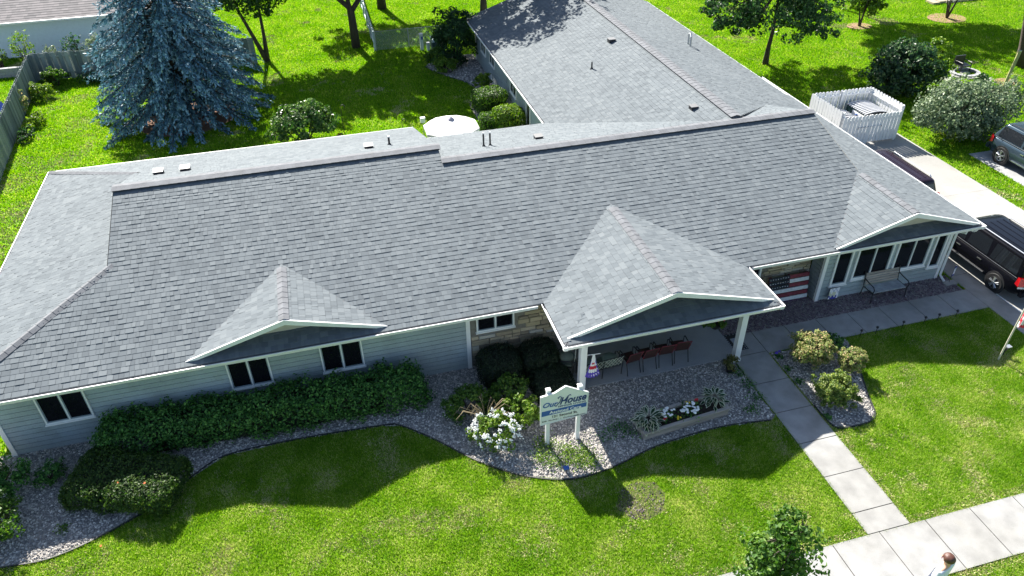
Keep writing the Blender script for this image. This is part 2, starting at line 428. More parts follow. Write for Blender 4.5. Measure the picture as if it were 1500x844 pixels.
# ------------------------------------------------------------------ grass blades and gravel stones
HOUSE_FP = [(-11, 0.55), (20.55, 0.55), (20.55, 29), (9.4, 29), (9.4, 12.4), (2.6, 12.4), (2.6, 13.7), (-11, 13.7)]
NOGRASS = [BED_FRONT, BED_STRIP, BED_ISLE, BED_BACK, PATIO, DRIVE, DRIVE2, HOUSE_FP, BED_SPRUCE,
           [(WALK_E[0] + .06, -8.5), (WALK_E[1] - .06, -8.5), (WALK_E[1] - .06, -1.3), (WALK_E[0] + .06, -1.3)],
           [(11.2, WALK_P[0] + .04), (21.1, WALK_P[0] + .04), (21.1, WALK_P[1]), (11.2, WALK_P[1])],
           [(-60, SIDEWALK[0] + .05), (60, SIDEWALK[0] + .05), (60, SIDEWALK[1] - .05), (-60, SIDEWALK[1] - .05)],
           ]
PATCH = [(5.1, -5.9), (5.35, -6.35), (5.8, -6.5), (6.3, -6.35), (6.55, -5.85), (6.45, -5.4), (6.0, -5.25), (5.45, -5.35)]
def scatter_xy(x0, x1, y0, y1, dens):
    n = int((x1 - x0) * (y1 - y0) * dens)
    P = np.column_stack([rng.uniform(x0, x1, n), rng.uniform(y0, y1, n)])
    k = np.ones(n, bool)
    for q in NOGRASS: k &= ~pip(P, q)
    return P[k]
def in_view(P, margin=1.12):
    V = np.column_stack([P, np.zeros(len(P))]) - np.array(CAM)
    d = V @ np.array(fw); u = V @ np.array(rt2) / d; v = V @ np.array(up2) / d
    return (d > 0) & (abs(u) < 0.687 * margin) & (abs(v) < 0.387 * margin)
def patch_noise(P, sc, seed=0.0):
    return np.array([mnoise.noise((p[0] * sc + seed, p[1] * sc, seed)) for p in P])
def blades(name, P, hmin, hmax, wid, m, lean=0.7):
    n = len(P); h = rng.uniform(hmin, hmax, n); a = rng.uniform(0, 2 * np.pi, n); t = rng.uniform(0, 2 * np.pi, n)
    l = rng.uniform(0.1, lean, n) * h; ww = wid * rng.uniform(0.6, 1.3, n)
    z0 = np.zeros(n)
    A = np.column_stack([P[:, 0] - np.cos(a) * ww / 2, P[:, 1] - np.sin(a) * ww / 2, z0])
    B = np.column_stack([P[:, 0] + np.cos(a) * ww / 2, P[:, 1] + np.sin(a) * ww / 2, z0])
    T = np.column_stack([P[:, 0] + np.cos(t) * l, P[:, 1] + np.sin(t) * l, h])
    V = np.stack([A, B, T], 1).reshape(-1, 3)
    return tag(link(name, np_mesh(name, V, np.arange(3 * n).reshape(-1, 3), m, rng.uniform(0, 1, n))), kind='stuff')
P = scatter_xy(-13, 24, -13, 0.3, 3500); P = P[in_view(P)]
pn = patch_noise(P, 0.9) + 0.6 * patch_noise(P, 3.1, 5.0)
dry = (pn + rng.normal(0, .22, len(P)) > 0.36) & (rng.uniform(0, 1, len(P)) < 0.7)
# worn grass edges along the walks
edge = ((abs(P[:, 1] + 8.47) < 0.22) | (abs(P[:, 0] - 12.3) < 0.14) | (abs(P[:, 1] + 10.0) < 0.2)) & (rng.uniform(0, 1, len(P)) < 0.5)
dry |= edge
inp = pip(P, PATCH) & (rng.uniform(0, 1, len(P)) < .5); P = P[~inp]; dry = dry[~inp]; pn = pn[~inp]
blades('lawn_grass', P[~dry], 0.035, 0.08, 0.016, GRASS_F)
blades('dry_lawn_grass', P[dry], 0.02, 0.055, 0.021, STRAW, 1.5)
P = scatter_xy(-24, 66, 0.5, 62, 430); P = P[in_view(P)]
pn = patch_noise(P, 0.45, 9.0) + 0.5 * patch_noise(P, 2.0, 3.0)
dry = (pn + rng.normal(0, .12, len(P)) > 0.5) | ((P[:, 0] < -12.4) & (P[:, 1] < 31) & (pn > 0.02) & (rng.uniform(0, 1, len(P)) < .6))
blades('back_lawn_grass', P[~dry], 0.05, 0.12, 0.05, GRASS)
blades('dry_back_lawn_grass', P[dry], 0.03, 0.06, 0.05, STRAW, 1.5)

def stones(name, poly, dens, r0, r1, m, keep=None):
    xs_ = [p[0] for p in poly]; ys_ = [p[1] for p in poly]
    n = int((max(xs_) - min(xs_)) * (max(ys_) - min(ys_)) * dens)
    P = np.column_stack([rng.uniform(min(xs_), max(xs_), n), rng.uniform(min(ys_), max(ys_), n)])
    P = P[pip(P, poly)]; P = P[in_view(P)]
    n = len(P)
    o = np.array([(0, 0, 1), (1, 0, 0), (0, 1, 0), (-1, 0, 0), (0, -1, 0)], float)
    r = rng.uniform(r0, r1, n); a = rng.uniform(0, 2 * np.pi, n)
    D = o[None] * rng.uniform(0.65, 1.35, (n, 5, 1)) * r[:, None, None]
    D[:, :, 2] *= 0.75
    ca, sa = np.cos(a)[:, None], np.sin(a)[:, None]
    X = D[:, :, 0] * ca - D[:, :, 1] * sa; Y = D[:, :, 0] * sa + D[:, :, 1] * ca
    Z = D[:, :, 2] + 0.012 + rng.uniform(0, 0.015, (n, 1))
    V = np.stack([X + P[:, :1], Y + P[:, 1:], Z], 2).reshape(-1, 3)
    F = (np.array([(0, 1, 2), (0, 2, 3), (0, 3, 4), (0, 4, 1)])[None] + 5 * np.arange(n)[:, None, None]).reshape(-1, 3)
    rr = np.repeat(rng.beta(1.6, 2.2, n), 4)
    return tag(link(name, np_mesh(name, V, F, m, rr)), kind='stuff')
stones('gravel', BED_FRONT, 520, 0.018, 0.042, GRAVEL)
stones('gravel', BED_ISLE, 520, 0.018, 0.042, GRAVEL)
stones('plum_gravel', BED_STRIP, 520, 0.018, 0.042, GRAVEL_P)
stones('gravel', BED_BACK, 130, 0.03, 0.07, GRAVEL)
sheet('bare_gravel_patch', PATCH, 0.006, mat('bare_earth', (.07, .075, .025), .95, var=.4, scale=14, bump=.6))
stones('loose_stones', PATCH, 90, 0.015, 0.035, GRAVEL_P)

# ------------------------------------------------------------------ the house
E_ = 2.5
M_ = 0.2862
house = thing('house', 'long single storey house with grey shingled roof and pale blue siding', 'house', (4.8, 6.0, 0))
XL, XR, X1, X2, XS = -11.975, 21.27, -7.88, 18.175, 3.12
R1, R2 = 7.51, 6.78
Z1, Z2 = E_ + M_ * R1, E_ + M_ * R2
TABS = []            # every shingle: (distance, corner data)
def clip_range(poly, s):
    xs_ = []
    for i in range(len(poly)):
        (a0, s0), (a1, s1) = poly[i - 1], poly[i]
        if (s0 - s) * (s1 - s) <= 0 and abs(s1 - s0) > 1e-9:
            xs_.append(a0 + (a1 - a0) * (s - s0) / (s1 - s0))
    return (min(xs_), max(xs_)) if len(xs_) > 1 else None
SLOPES = []
def slope(name, pts, facing, e=0.19, front=False):
    """pts: 3-D corners of a planar roof slope, the first two along its eave line direction"""
    pts = [Vector(p) for p in pts]
    N = Vector((0, 0, 0))
    for i in range(1, len(pts) - 1): N += (pts[i] - pts[0]).cross(pts[i + 1] - pts[0])
    N.normalize()
    if N.z < 0: N = -N
    Sd = (Vector((0, 0, 1)) - N * N.z).normalized()        # up-slope
    A = Sd.cross(N).normalized()                            # along the eave
    O = min(pts, key=lambda p: p.z)
    poly = [((p - O).dot(A), (p - O).dot(Sd)) for p in pts]
    b = MB(); b.face(pts); b.face([p - Vector((0, 0, 0.06)) for p in pts])
    n = len(pts)
    for i in range(n): b.face([pts[i - 1], pts[i], pts[i] - Vector((0, 0, .06)), pts[i - 1] - Vector((0, 0, .06))])
    o = b.build('roof_slope', UNDER, house)
    smax = max(s for a, s in poly); i = 0
    while i * e < smax - 0.02:
        s0, s1 = i * e, min((i + 1) * e + 0.03, smax + 0.0)
        rg = clip_range(poly, min((s0 + s1) / 2, smax - 0.005)); i += 1
        if not rg or rg[1] - rg[0] < 0.04: continue
        a, a1 = rg
        while a < a1 - 0.01:
            w_ = random.choice((0.11, 0.14, 0.18, 0.23)); b_ = min(a + w_, a1)
            if a1 - b_ < 0.07: b_ = a1
            thick = random.choice((0.009, 0.011, 0.014, 0.019))
            c = O + A * ((a + b_) / 2) + Sd * s0
            TABS.append(((c - CAM).length + (0 if front else 1000), O, A, Sd, N, a + 0.003, b_ - 0.003, s0, s1, thick, o, random.random()))
            a = b_
    SLOPES.append(o)
    return o
DLx, DRx, hD = -5.81, 0.30, 0.923
P1, P2, PY, hP = 4.835, 11.97, -2.1, 1.035
e0 = 0.09                                    # shingles start a hand's breadth inside the gutter lip
def fz(y): return E_ + M_ * y
slope('front', [(XL + e0, e0, fz(e0)), (XR - e0, e0, fz(e0)), (XR - .12, .12, fz(.12)), (2 * X2 - XR + 3.05, 3.05, fz(3.05)), (X2, 3.39, fz(3.39)), (X2, R2, Z2), (XS, R2, Z2), (X1, R2, Z2), (X1, -(XL - X1), fz(X1 - XL))][0:1] +
      [(X2, e0, fz(e0)), (X2, R2, Z2), (X1, R2, Z2), (X1, X1 - XL, fz(X1 - XL))], 'front', front=True)
slope('front_top', [(X1, R2, Z2), (XS, R2, Z2), (XS, R1, Z1), (X1, R1, Z1)], 'front', front=True)
slope('front_right_eave', [(X2, e0, fz(e0)), (XR - e0, e0, fz(e0)), (XR - .8, .8, fz(.8)), (X2, .8, fz(.8))], 'front', front=True)
kl = M_
slope('left_hip', [(XL + e0, e0, E_ + kl * e0), (XL + e0, 14.1, E_ + kl * e0), (X1 + .05, 10.56, E_ + kl * (X1 + .05 - XL)), (X1 + .05, X1 - XL, E_ + kl * (X1 + .05 - XL))], 'left')
kb = (Z1 - E_) / (14.21 - R1)
slope('back_left', [(XL + e0, 14.12, E_ + kb * .09), (XS, 14.12, E_ + kb * .09), (XS, R1, Z1), (X1, R1, Z1), (X1, 10.56, E_ + kb * 3.65)], 'back')
kb2 = (Z2 - E_) / (12.93 - R2)
slope('back_right', [(XS, 12.85, E_ + kb2 * .08), (X2, 12.85, E_ + kb2 * .08), (X2, R2, Z2), (XS, R2, Z2)], 'back')
kr = 0.3139
ZW = 4.52; WX = 14.97; kw = (ZW - E_) / (WX - 8.84); kw2 = (ZW - E_) / (XR - .1 - WX)
slope('right_hip', [(XR - e0, .15, E_ + kr * e0), (XR - e0, 12.5, E_ + kr * e0), (X2, 12.5, E_ + kr * (XR - X2)), (X2, .15, E_ + kr * (XR - X2))], 'right')
YF = 29.4
slope('wing_left', [(8.84 + e0, 9.0, E_ + kw * e0), (8.84 + e0, YF, E_ + kw * e0), (WX, YF, ZW), (WX, 6.95, ZW)], 'left')
slope('wing_right', [(XR - .1 - e0, 12.4, E_ + kw2 * e0), (XR - .1 - e0, YF, E_ + kw2 * e0), (WX, YF, ZW), (WX, 6.95, ZW)], 'right')
# front gables
def gable(x0, x1, h, yrake, yv, e=0.19, eave_y=None):
    xc = (x0 + x1) / 2; k = h / (xc - x0)
    ye = yrake if eave_y is None else eave_y
    hs = max(0.0, yrake * M_) if eave_y is None else 0.0
    for sgn, xe in ((1, x0), (-1, x1)):
        if eave_y is None:                       # sits wholly on the main slope
            xs_ = xe + sgn * hs / k
            slope('gable', [(xs_, yrake, E_ + hs + .012), (xc, yrake, E_ + h), (xc, yv, E_ + h)], 'side', front=True)
        else:
            xa = xe + sgn * .07
            slope('gable', [(xa, .2, E_ + .07 * k), (xa, eave_y, E_ + .07 * k), (xa + sgn * .25, yrake, E_ + .32 * k), (xc, yrake, E_ + h), (xc, yv, E_ + h)], 'side', front=True)
    return xc, k
gable(DLx, DRx, hD, 0.3, hD / M_)
gable(P1, P2, hP, -1.75, hP / M_, eave_y=-2.0)
XG0 = 2 * X2 - XR
xa = XG0 + .05 / .3139
slope('gable', [(xa, .17, E_ + .06), (X2, .17, E_ + kr * (XR - X2)), (X2, 3.39, E_ + kr * (XR - X2))], 'side', front=True)
# porch pent strip in front of the porch gable wall
slope('porch_pent', [(P1 + .1, -2.0, E_ + .02), (P2 - .1, -2.0, E_ + .02), (P2 - .1 - .85, -1.05, E_ + .3), (P1 + .1 + .85, -1.05, E_ + .3)], 'front', front=True)

# wedge-shaped shingles: the nearest 300 one by one, the rest joined
TABS.sort(key=lambda t: t[0])
def tab_geo(t):
    _, O, A, Sd, N, a0, a1, s0, s1, th, o, r = t
    p = lambda a, s, n: O + A * a + Sd * s + N * n
    return [p(a0, s0, 0), p(a1, s0, 0), p(a0, s0, th), p(a1, s0, th), p(a0, s1, .002), p(a1, s1, .002)]
TF = [(2, 3, 5, 4), (0, 1, 3, 2)]
for t in TABS[:300]:
    V = np.array(tab_geo(t)); F = np.array(TF)
    link('shingle', np_mesh('shingle', V, F, SHING, [t[-1]] * 2), t[-2])
V = np.array([tab_geo(t) for t in TABS[300:]]).reshape(-1, 3); n = len(TABS) - 300
F = (np.array(TF)[None] + 6 * np.arange(n)[:, None, None]).reshape(-1, 4)
rest = link('shingles', np_mesh('shingles', V, F, SHING, np.repeat([t[-1] for t in TABS[300:]], 2)), house)
tag(rest, kind='stuff')

# ridge caps: bent overlapping cap shingles, each a piece
def ridge(p, q, wid=0.16, drop=0.045, step=0.26, lift=0.03, vent=0.0, lean=0):
    p, q = Vector(p), Vector(q); d = (q - p); L = d.length; d.normalize()
    side = d.cross(Vector((0, 0, 1))).normalized()
    b = MB()
    if vent:
        u = Vector((0, 0, vent))
        b.add([p - side * wid * .9 - u, p + side * wid * .9 - u, q - side * wid * .9 - u, q + side * wid * .9 - u, p + u * .4, q + u * .4], [(0, 2, 5, 4), (1, 4, 5, 3), (0, 4, 1), (2, 3, 5)])
    else:
        b.add([p - side * wid * .5 - Vector((0, 0, .02)), p + side * wid * .5 - Vector((0, 0, .02)), q, p], [(0, 1, 2), (0, 2, 3), (1, 3, 2)])
    par = b.build('ridge_cap', UNDER, house)
    n = int(L / step)
    c = MB(); th = 0.005; z0 = lift
    c.add([(0, -wid, -drop + z0), (0, 0, z0 + .012), (0, wid, -drop + z0), (0, -wid, -drop + z0 + th), (0, 0, z0 + .012 + th), (0, wid, -drop + z0 + th),
           (step + .04, -wid, -drop + z0 - .004), (step + .04, 0, z0 + .006), (step + .04, wid, -drop + z0 - .004)],
          [(3, 4, 7, 6), (4, 5, 8, 7), (0, 1, 4, 3), (1, 2, 5, 4), (0, 3, 6), (2, 8, 5)])
    me = c.mesh('cap_shingle', CAPM)
    X = d; Y = Vector((0, 0, 1)).cross(X).normalized(); Z = X.cross(Y)
    for i in range(n):
        o = link('cap_shingle', me, par)
        pos = p + d * (i * L / n)
        o.matrix_local = Matrix(((X.x, Y.x, Z.x, pos.x), (X.y, Y.y, Z.y, pos.y), (X.z, Y.z, Z.z, pos.z), (0, 0, 0, 1)))
    return par
ridge((X1 - .05, R1, Z1), (XS + .05, R1, Z1), 0.24, 0.035, 0.3, 0.045, vent=0.05)
ridge((XS - .02, R2, Z2), (X2 + .05, R2, Z2), 0.24, 0.035, 0.3, 0.045, vent=0.05)
ridge((XL + .1, .1, E_ + .05), (X1 + .1, X1 - XL + .1, fz(X1 - XL) + .02), 0.15)
ridge((XL + .1, 14.1, E_ + .05), (X1 + .1, 10.5, fz(X1 - XL) + .02), 0.13)
ridge((WX, 7.0, ZW), (WX, YF, ZW), 0.24, 0.04, 0.3, 0.04, vent=0.05)
ridge(((DLx + DRx) / 2, .28, E_ + hD), ((DLx + DRx) / 2, hD / M_ - .25, E_ + hD), 0.15)
ridge(((P1 + P2) / 2, -1.78, E_ + hP), ((P1 + P2) / 2, hP / M_ - .3, E_ + hP), 0.17)
ridge((X2, .15, E_ + kr * (XR - X2)), (X2, 3.1, E_ + kr * (XR - X2)), 0.16)

# small upright gable ends above the two hips, and at the ridge step
b = MB(); b.face([(X1 - .02, X1 - XL, fz(X1 - XL)), (X1 - .02, R1, Z1), (X1 - .02, 10.56, E_ + kb * 3.65)])
b.face([(X2 + .02, 3.39, fz(3.39)), (X2 + .02, R2, Z2), (X2 + .02, 9.85, E_ + kb2 * 3.08)])
b.face([(XS + .01, R2, Z2), (XS + .01, R1, Z1), (XS + .01, 14.1, E_ + .03), (XS + .01, 12.85, E_ + .03)])
b.face([(WX, YF, ZW), (8.9, YF, E_), (XR - .2, YF, E_)])
b.build('gable_end', GABLE, house, fix=False)

# gutters: open troughs with a bright lip
def gutter(pts, out):
    b = MB(); out = Vector(out)
    p, q = Vector(pts[0]), Vector(pts[1])
    prof = [(0.125, 0.0), (0.135, 0.012), (0.11, 0.012), (0.105, -0.012), (0.095, -0.09), (0.005, -0.10), (0.0, 0.0), (-0.012, 0.0), (-0.012, -0.125), (0.10, -0.115), (0.128, -0.02)]
    vs = []; fs = []
    for e_ in (p, q):
        for o_, z_ in prof: vs.append(e_ + out * (o_ - 0.12) + Vector((0, 0, z_)))
    n = len(prof)
    for i in range(n): fs.append((i, (i + 1) % n, n + (i + 1) % n, n + i))
    fs += [tuple(range(n)), tuple(range(2 * n - 1, n - 1, -1))]
    b.add(vs, fs)
    return b.build('gutter', WHITE, house)
gz_ = E_ + 0.005
gutter([(XL, 0, gz_), (P1 - .14, 0, gz_)], (0, -1, 0)); gutter([(P2 + .14, 0, gz_), (XR, 0, gz_)], (0, -1, 0))
gutter([(P1, -2.1 + .003, gz_), (P1, 0.14, gz_)], (-1, 0, 0)); gutter([(P2, -2.1 + .003, gz_), (P2, 0.14, gz_)], (1, 0, 0))
gutter([(P1 + .003, -2.1, gz_), (P2 - .003, -2.1, gz_)], (0, -1, 0))
gutter([(XL, .003, gz_), (XL, 14.2, gz_)], (-1, 0, 0)); gutter([(XR, .003, gz_), (XR, 15.1, gz_)], (1, 0, 0)); gutter([(XR - .1, 15.11, gz_ - .03), (XR - .1, YF, gz_ - .03)], (1, 0, 0))
gutter([(8.84, 12.9, gz_), (8.84, YF, gz_)], (-1, 0, 0))
gutter([(XS + .1, 12.93, gz_ - .02), (8.8, 12.93, gz_ - .02)], (0, 1, 0))
gutter([(XL, 14.21, gz_), (XS, 14.21, gz_)], (0, 1, 0))
# soffits
b = MB()
b.box(XL + .12, P1 - .14, .115, .56, E_ - .14, E_ - .12); b.box(P2 + .14, XR - .12, .115, .56, E_ - .14, E_ - .12)
b.box(P1 + .13, P2 - .13, -1.98, 1.25, E_ - .15, E_ - .13); b.box(8.96, 9.42, 13, YF, E_ - .14, E_ - .12); b.box(20.5, XR - .12, .57, YF, E_ - .14, E_ - .12)
b.box(XL + .12, -10.9, .57, 14, E_ - .14, E_ - .12); b.box(2.6, P1 - .15, .56, 1.25, E_ - .14, E_ - .12); b.box(P2 + .15, 15.4, .56, 1.25, E_ - .14, E_ - .12)
b.build('soffit', WHITE, house)

# rake boards and the little gable walls with a white vent
def rake(x0, x1, h, y, ywall, zl):
    xc = (x0 + x1) / 2; k = h / (xc - x0)
    for s, xe in ((1, x0), (-1, x1)):
        b = MB(); hh = 0.17
        xa_ = xe + s * (zl / k)
        za, zb = E_ + zl + .02, E_ + h + .02
        b.add([(xa_, y - .03, za), (xc, y - .03, zb), (xc, y - .03, zb - hh), (xa_ + s * (hh * .55) / k, y - .03, za + hh * .55 - hh * .62),
               (xa_, y + .02, za), (xc, y + .02, zb), (xc, y + .02, zb - hh), (xa_ + s * (hh * .55) / k, y + .02, za + hh * .55 - hh * .62)],
              [(0, 1, 2, 3), (7, 6, 5, 4), (0, 4, 5, 1), (3, 2, 6, 7), (0, 3, 7, 4), (1, 5, 6, 2)])
        b.build('rake_board', WHITE, house)
        b = MB(); b.add([(xa_ + s * .3, y + .03, E_ + zl + .3 * k - .09), (xc, y + .03, E_ + h - .07), (xc, ywall, E_ + h - .07), (xa_ + s * .3, ywall, E_ + zl + .3 * k - .09)], [(0, 1, 2, 3)])
        b.build('rake_soffit', WHITE, house, fix=False)
    w_ = MB(); w_.add([(x0 + .25, ywall, E_ + .05), (x1 - .25, ywall, E_ + .05), (xc, ywall, E_ + h - .06), (x0 + .25, ywall + .1, E_ + .05), (x1 - .25, ywall + .1, E_ + .05), (xc, ywall + .1, E_ + h - .06)], [(0, 1, 2), (5, 4, 3), (0, 3, 4, 1), (1, 4, 5, 2), (2, 5, 3, 0)])
    gw = w_.build('gable_wall', GABLE, house)
    v = MB(); v.box(xc - .27, xc + .27, ywall - .03, ywall + .02, E_ + h - .30, E_ + h - .20)
    for i in range(2): v.box(xc - .24, xc + .24, ywall - .045, ywall - .028, E_ + h - .285 + i * .05, E_ + h - .265 + i * .05)
    v.build('gable_vent', WHITE, gw)
rake(DLx, DRx, hD, 0.27, 0.72, 0.06)
rake(P1, P2, hP, -1.78, -1.08, 0.06)
rake(XG0, XR, kr * (XR - X2), 0.12, 0.6, 0.06)

# walls of spaced boards, lap shadow lines drawn by a black backing
def wall(p0, p1, out, h=2.38, m=SIDING, step=0.175, board=True, z0=0.04, back=0.14):
    p0, p1, out = Vector((*p0, 0)), Vector((*p1, 0)), Vector((*out, 0))
    d = (p1 - p0).normalized(); L = (p1 - p0).length
    Mx = Matrix(((d.x, out.x, 0, p0.x), (d.y, out.y, 0, p0.y), (0, 0, 1, 0), (0, 0, 0, 1)))
    b = MB(); b.box(0, L, -back, -0.05 if board else -.02, 0, h, Mx)
    o = b.build('wall', m if not board else EDGING, house)  # black backing shows in the board gaps as painted lap shadow
    if board:
        n = int((h - z0) / step) + 1
        c = MB(); c.add([Mx @ Vector(v) for v in [(0, -.03, 0), (L, -.03, 0), (0, .005, 0), (L, .005, 0), (0, -.003, step - .021), (L, -.003, step - .021), (0, -.03, step - .021), (L, -.03, step - .021)]], [(0, 1, 3, 2), (2, 3, 5, 4), (4, 5, 7, 6), (0, 2, 4, 6), (1, 7, 5, 3)])
        me = c.mesh('siding_board', m)
        for i in range(n):
            s = link('siding_board', me, o); s.location.z = z0 + i * step
            if z0 + (i + 1) * step > h + .06: s.scale.z = max(.2, (h - z0 - i * step) / step); s.location.z = z0 + i * step
    f = MB(); f.box(-.01, L + .01, -back, .012, 0, z0 - .002, Mx); f.build('foundation', CONC_D, o)
    return o
wl = wall((-11.0, 0.55), (2.6, 0.55), (0, -1))
wall((-11.0, 13.7), (-11.0, 0.70), (-1, 0), board=False)
wr_ = wall((15.37, 0.55), (20.55, 0.55), (0, -1))
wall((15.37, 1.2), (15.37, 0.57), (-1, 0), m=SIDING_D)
wall((20.55, 0.56), (20.55, 29), (1, 0), board=False)
ww = wall((9.4, 29.0), (9.4, 12.6), (-1, 0), step=0.2)
wall((9.4, 29.0), (20.5, 29.0), (0, 1), board=False); wall((-10.9, 13.7), (2.6, 13.7), (0, 1), board=False); wall((2.6, 12.5), (9.3, 12.5), (0, 1), board=False)
for x, y, sx, sy in ((-11.0, .55, .1, .1), (2.6, .55, -.1, .1), (15.37, .55, .1, .1), (20.55, .55, -.1, .1)):
    b = MB(); b.box(min(x, x + sx) - (.03 if sx > 0 else -.0), max(x, x + sx) + (.03 if sx < 0 else 0), y - .03, y + .08, 0, 2.36)
    b.build('corner_trim', WHITE, house)
b = MB(); b.box(9.36, 9.44, 28.9, 29.03, 0, 2.36); b.build('corner_trim', WHITE, house)

# ledge stone wall behind the porch
b = MB(); b.box(2.64, 5.9, .58, 1.235, 0, 2.36); sw = b.build('stone_wall', MORTAR, house)
b = MB(); b.box(2.64, 15.35, 1.24, 1.36, 0, 2.37); sw2 = b.build('stone_wall', MORTAR, house)
stone_meshes = []
for k in range(8):
    b = MB(); j = lambda: random.uniform(-.012, .012)
    b.add([(-.5 + j(), 0, -.5 + j() * 3), (.5 + j(), 0, -.5 + j() * 3), (.5 + j(), 0, .5 + j() * 3), (-.5 + j(), 0, .5 + j() * 3),
           (-.47 + j(), -1, -.44 + j() * 2), (.47 + j(), -1, -.44 + j() * 2), (.47 + j(), -1, .44 + j() * 2), (-.47 + j(), -1, .44 + j() * 2)],
          [(4, 5, 6, 7), (0, 1, 5, 4), (1, 2, 6, 5), (2, 3, 7, 6), (3, 0, 4, 7)])
    stone_meshes.append(b.mesh('stone', STONE))
def stone_run(x0, x1, z0, z1, holes, yw, par):
    z = z0
    while z < z1 - .04:
        h = min(random.choice((.09, .12, .15, .19)), z1 - z); x = x0
        while x < x1 - .02:
            L = min(random.uniform(.22, .62), x1 - x)
            if x1 - (x + L) < .12: L = x1 - x
            cx, cz = x + L / 2, z + h / 2
            if not any(hx0 - L / 2 < cx < hx1 + L / 2 and hz0 - h / 2 < cz < hz1 + h / 2 for hx0, hx1, hz0, hz1 in holes):
                o = link('stone', random.choice(stone_meshes), par)
                o.location = (cx, yw, cz); o.scale = (L - .012, random.uniform(.03, .075), h - .012)
            x += L
        z += h
stone_run(2.66, 5.88, 0.5, 2.34, [(2.8, 4.12, 1.40, 2.2)], .582, sw)
stone_run(12.4, 15.34, 0.2, 2.36, [(12.6, 13.35, .75, 2.3)], 1.242, sw2)

# windows
def window(par, x0, x1, z0, z1, y, mull=1, fr=.06, fm=WHITE, axis='y', sash=True):
    tr = (lambda b, a0, a1, d0, d1, c0, c1: b.box(a0, a1, d0, d1, c0, c1)) if axis == 'y' else (lambda b, a0, a1, d0, d1, c0, c1: b.box(d0, d1, a0, a1, c0, c1))
    b = MB(); f = .055
    tr(b, x0, x1, y - f, y, z0, z0 + fr); tr(b, x0, x1, y - f, y, z1 - fr, z1); tr(b, x0, x0 + fr, y - f, y, z0 + fr, z1 - fr); tr(b, x1 - fr, x1, y - f, y, z0 + fr, z1 - fr)
    o = b.build('window', fm, par)
    b = MB()
    for i in range(mull):
        xm = x0 + (x1 - x0) * (i + 1) / (mull + 1); tr(b, xm - .018, xm + .018, y - f + .004, y, z0 + fr, z1 - fr)
    if mull: b.build('mullion', fm, o)
    n = mull + 1
    for i in range(n):
        a0 = x0 + fr + .0 + (x1 - x0 - 2 * fr) * i / n + (.014 if i else 0); a1 = x0 + fr + (x1 - x0 - 2 * fr) * (i + 1) / n - (.014 if i < n - 1 else 0)
        if sash:
            q = MB(); s_ = .03
            tr(q, a0, a1, y - .035, y - .0, z0 + fr, z0 + fr + s_); tr(q, a0, a1, y - .035, y, z1 - fr - s_, z1 - fr); tr(q, a0, a0 + s_, y - .035, y, z0 + fr + s_, z1 - fr - s_); tr(q, a1 - s_, a1, y - .035, y, z0 + fr + s_, z1 - fr - s_)
            q.build('sash', FRAME_D, o)
        g_ = MB(); tr(g_, a0 + .03, a1 - .03, y - .012, y - .004, z0 + fr + .03, z1 - fr - .03); g_.build('pane', GLASS, o)
    b = MB(); tr(b, x0 - .03, x1 + .03, y - f - .03, y, z0 - .045, z0 - .003); b.build('sill', fm, o)
    return o
wy = 0.548
for x0, x1 in ((-9.80, -8.52), (-4.69, -3.48), (-2.0, -0.74)): window(house, x0, x1, 1.0, 2.12, wy, fr=.042)
window(house, 2.84, 4.08, 1.46, 2.15, .575, fr=.042)
window(house, 12.62, 13.33, .78, 2.28, 1.235, mull=0)
window(house, 15.78, 16.45, .62, 2.28, wy, mull=0, fr=.065); window(house, 16.62, 18.12, .74, 2.28, wy, mull=1, fr=.065)
window(house, 18.28, 19.72, .78, 2.28, wy, mull=1, fr=.065); window(house, 19.88, 20.38, .62, 2.28, wy, mull=0, fr=.065)
for y0, y1 in ((26.2, 27.4), (24.0, 25.2), (19.3, 20.5)): window(house, y0, y1, 1.1, 2.1, 9.395, axis='x')
window(house, 16.7, 17.4, .3, 2.15, 9.395, mull=0, axis='x')
# front door under the porch
b = MB(); b.box(8.0, 8.95, 1.18, 1.237, 0.06, 2.1); d = b.build('door', NAVY, house)
b = MB(); b.box(8.8, 8.86, 1.12, 1.18, 1.0, 1.06); b.build('handle', STEEL, d)
# porch posts
for x, y in ((5.62, -1.62), (11.03, -1.52)):
    b = MB(); b.box(x - .10, x + .10, y - .10, y + .10, .05, E_ - .15); p = b.build('porch_post', WHITE, house)
    b = MB(); b.box(x - .125, x + .125, y - .125, y + .125, .05, .17); b.build('post_base', WHITE, p)

# roof vents and pipes
def vent(x, y, z, slope_y=0, slope_x=0, s=1.0):
    b = MB(); b.box(x - .16 * s, x + .16 * s, y - .16 * s, y + .16 * s, z - .1, z + .13 * s)
    o = b.build('roof_vent', EDGING, house)
    b = MB(); b.prism([(x - .18 * s, y - .17 * s), (x + .18 * s, y - .17 * s), (x + .18 * s, y + .18 * s), (x - .18 * s, y + .18 * s)], z + .13 * s, z + .155 * s); b.build('vent_cap', GREYCAP, o)
bl = lambda y: Z1 - kb * (y - R1); br = lambda y: Z2 - kb2 * (y - R2)
vent(-6.84, 9.6, bl(9.6)); vent(-5.92, 9.6, bl(9.6)); vent(.76, 9.3, bl(9.3)); vent(7.36, 8.75, br(8.75), s=.95)
wlz = lambda x: E_ + kw * (x - 8.84)
vent(13.97, 17.8, wlz(13.97)); vent(14.07, 8.85, wlz(14.0), s=.9)
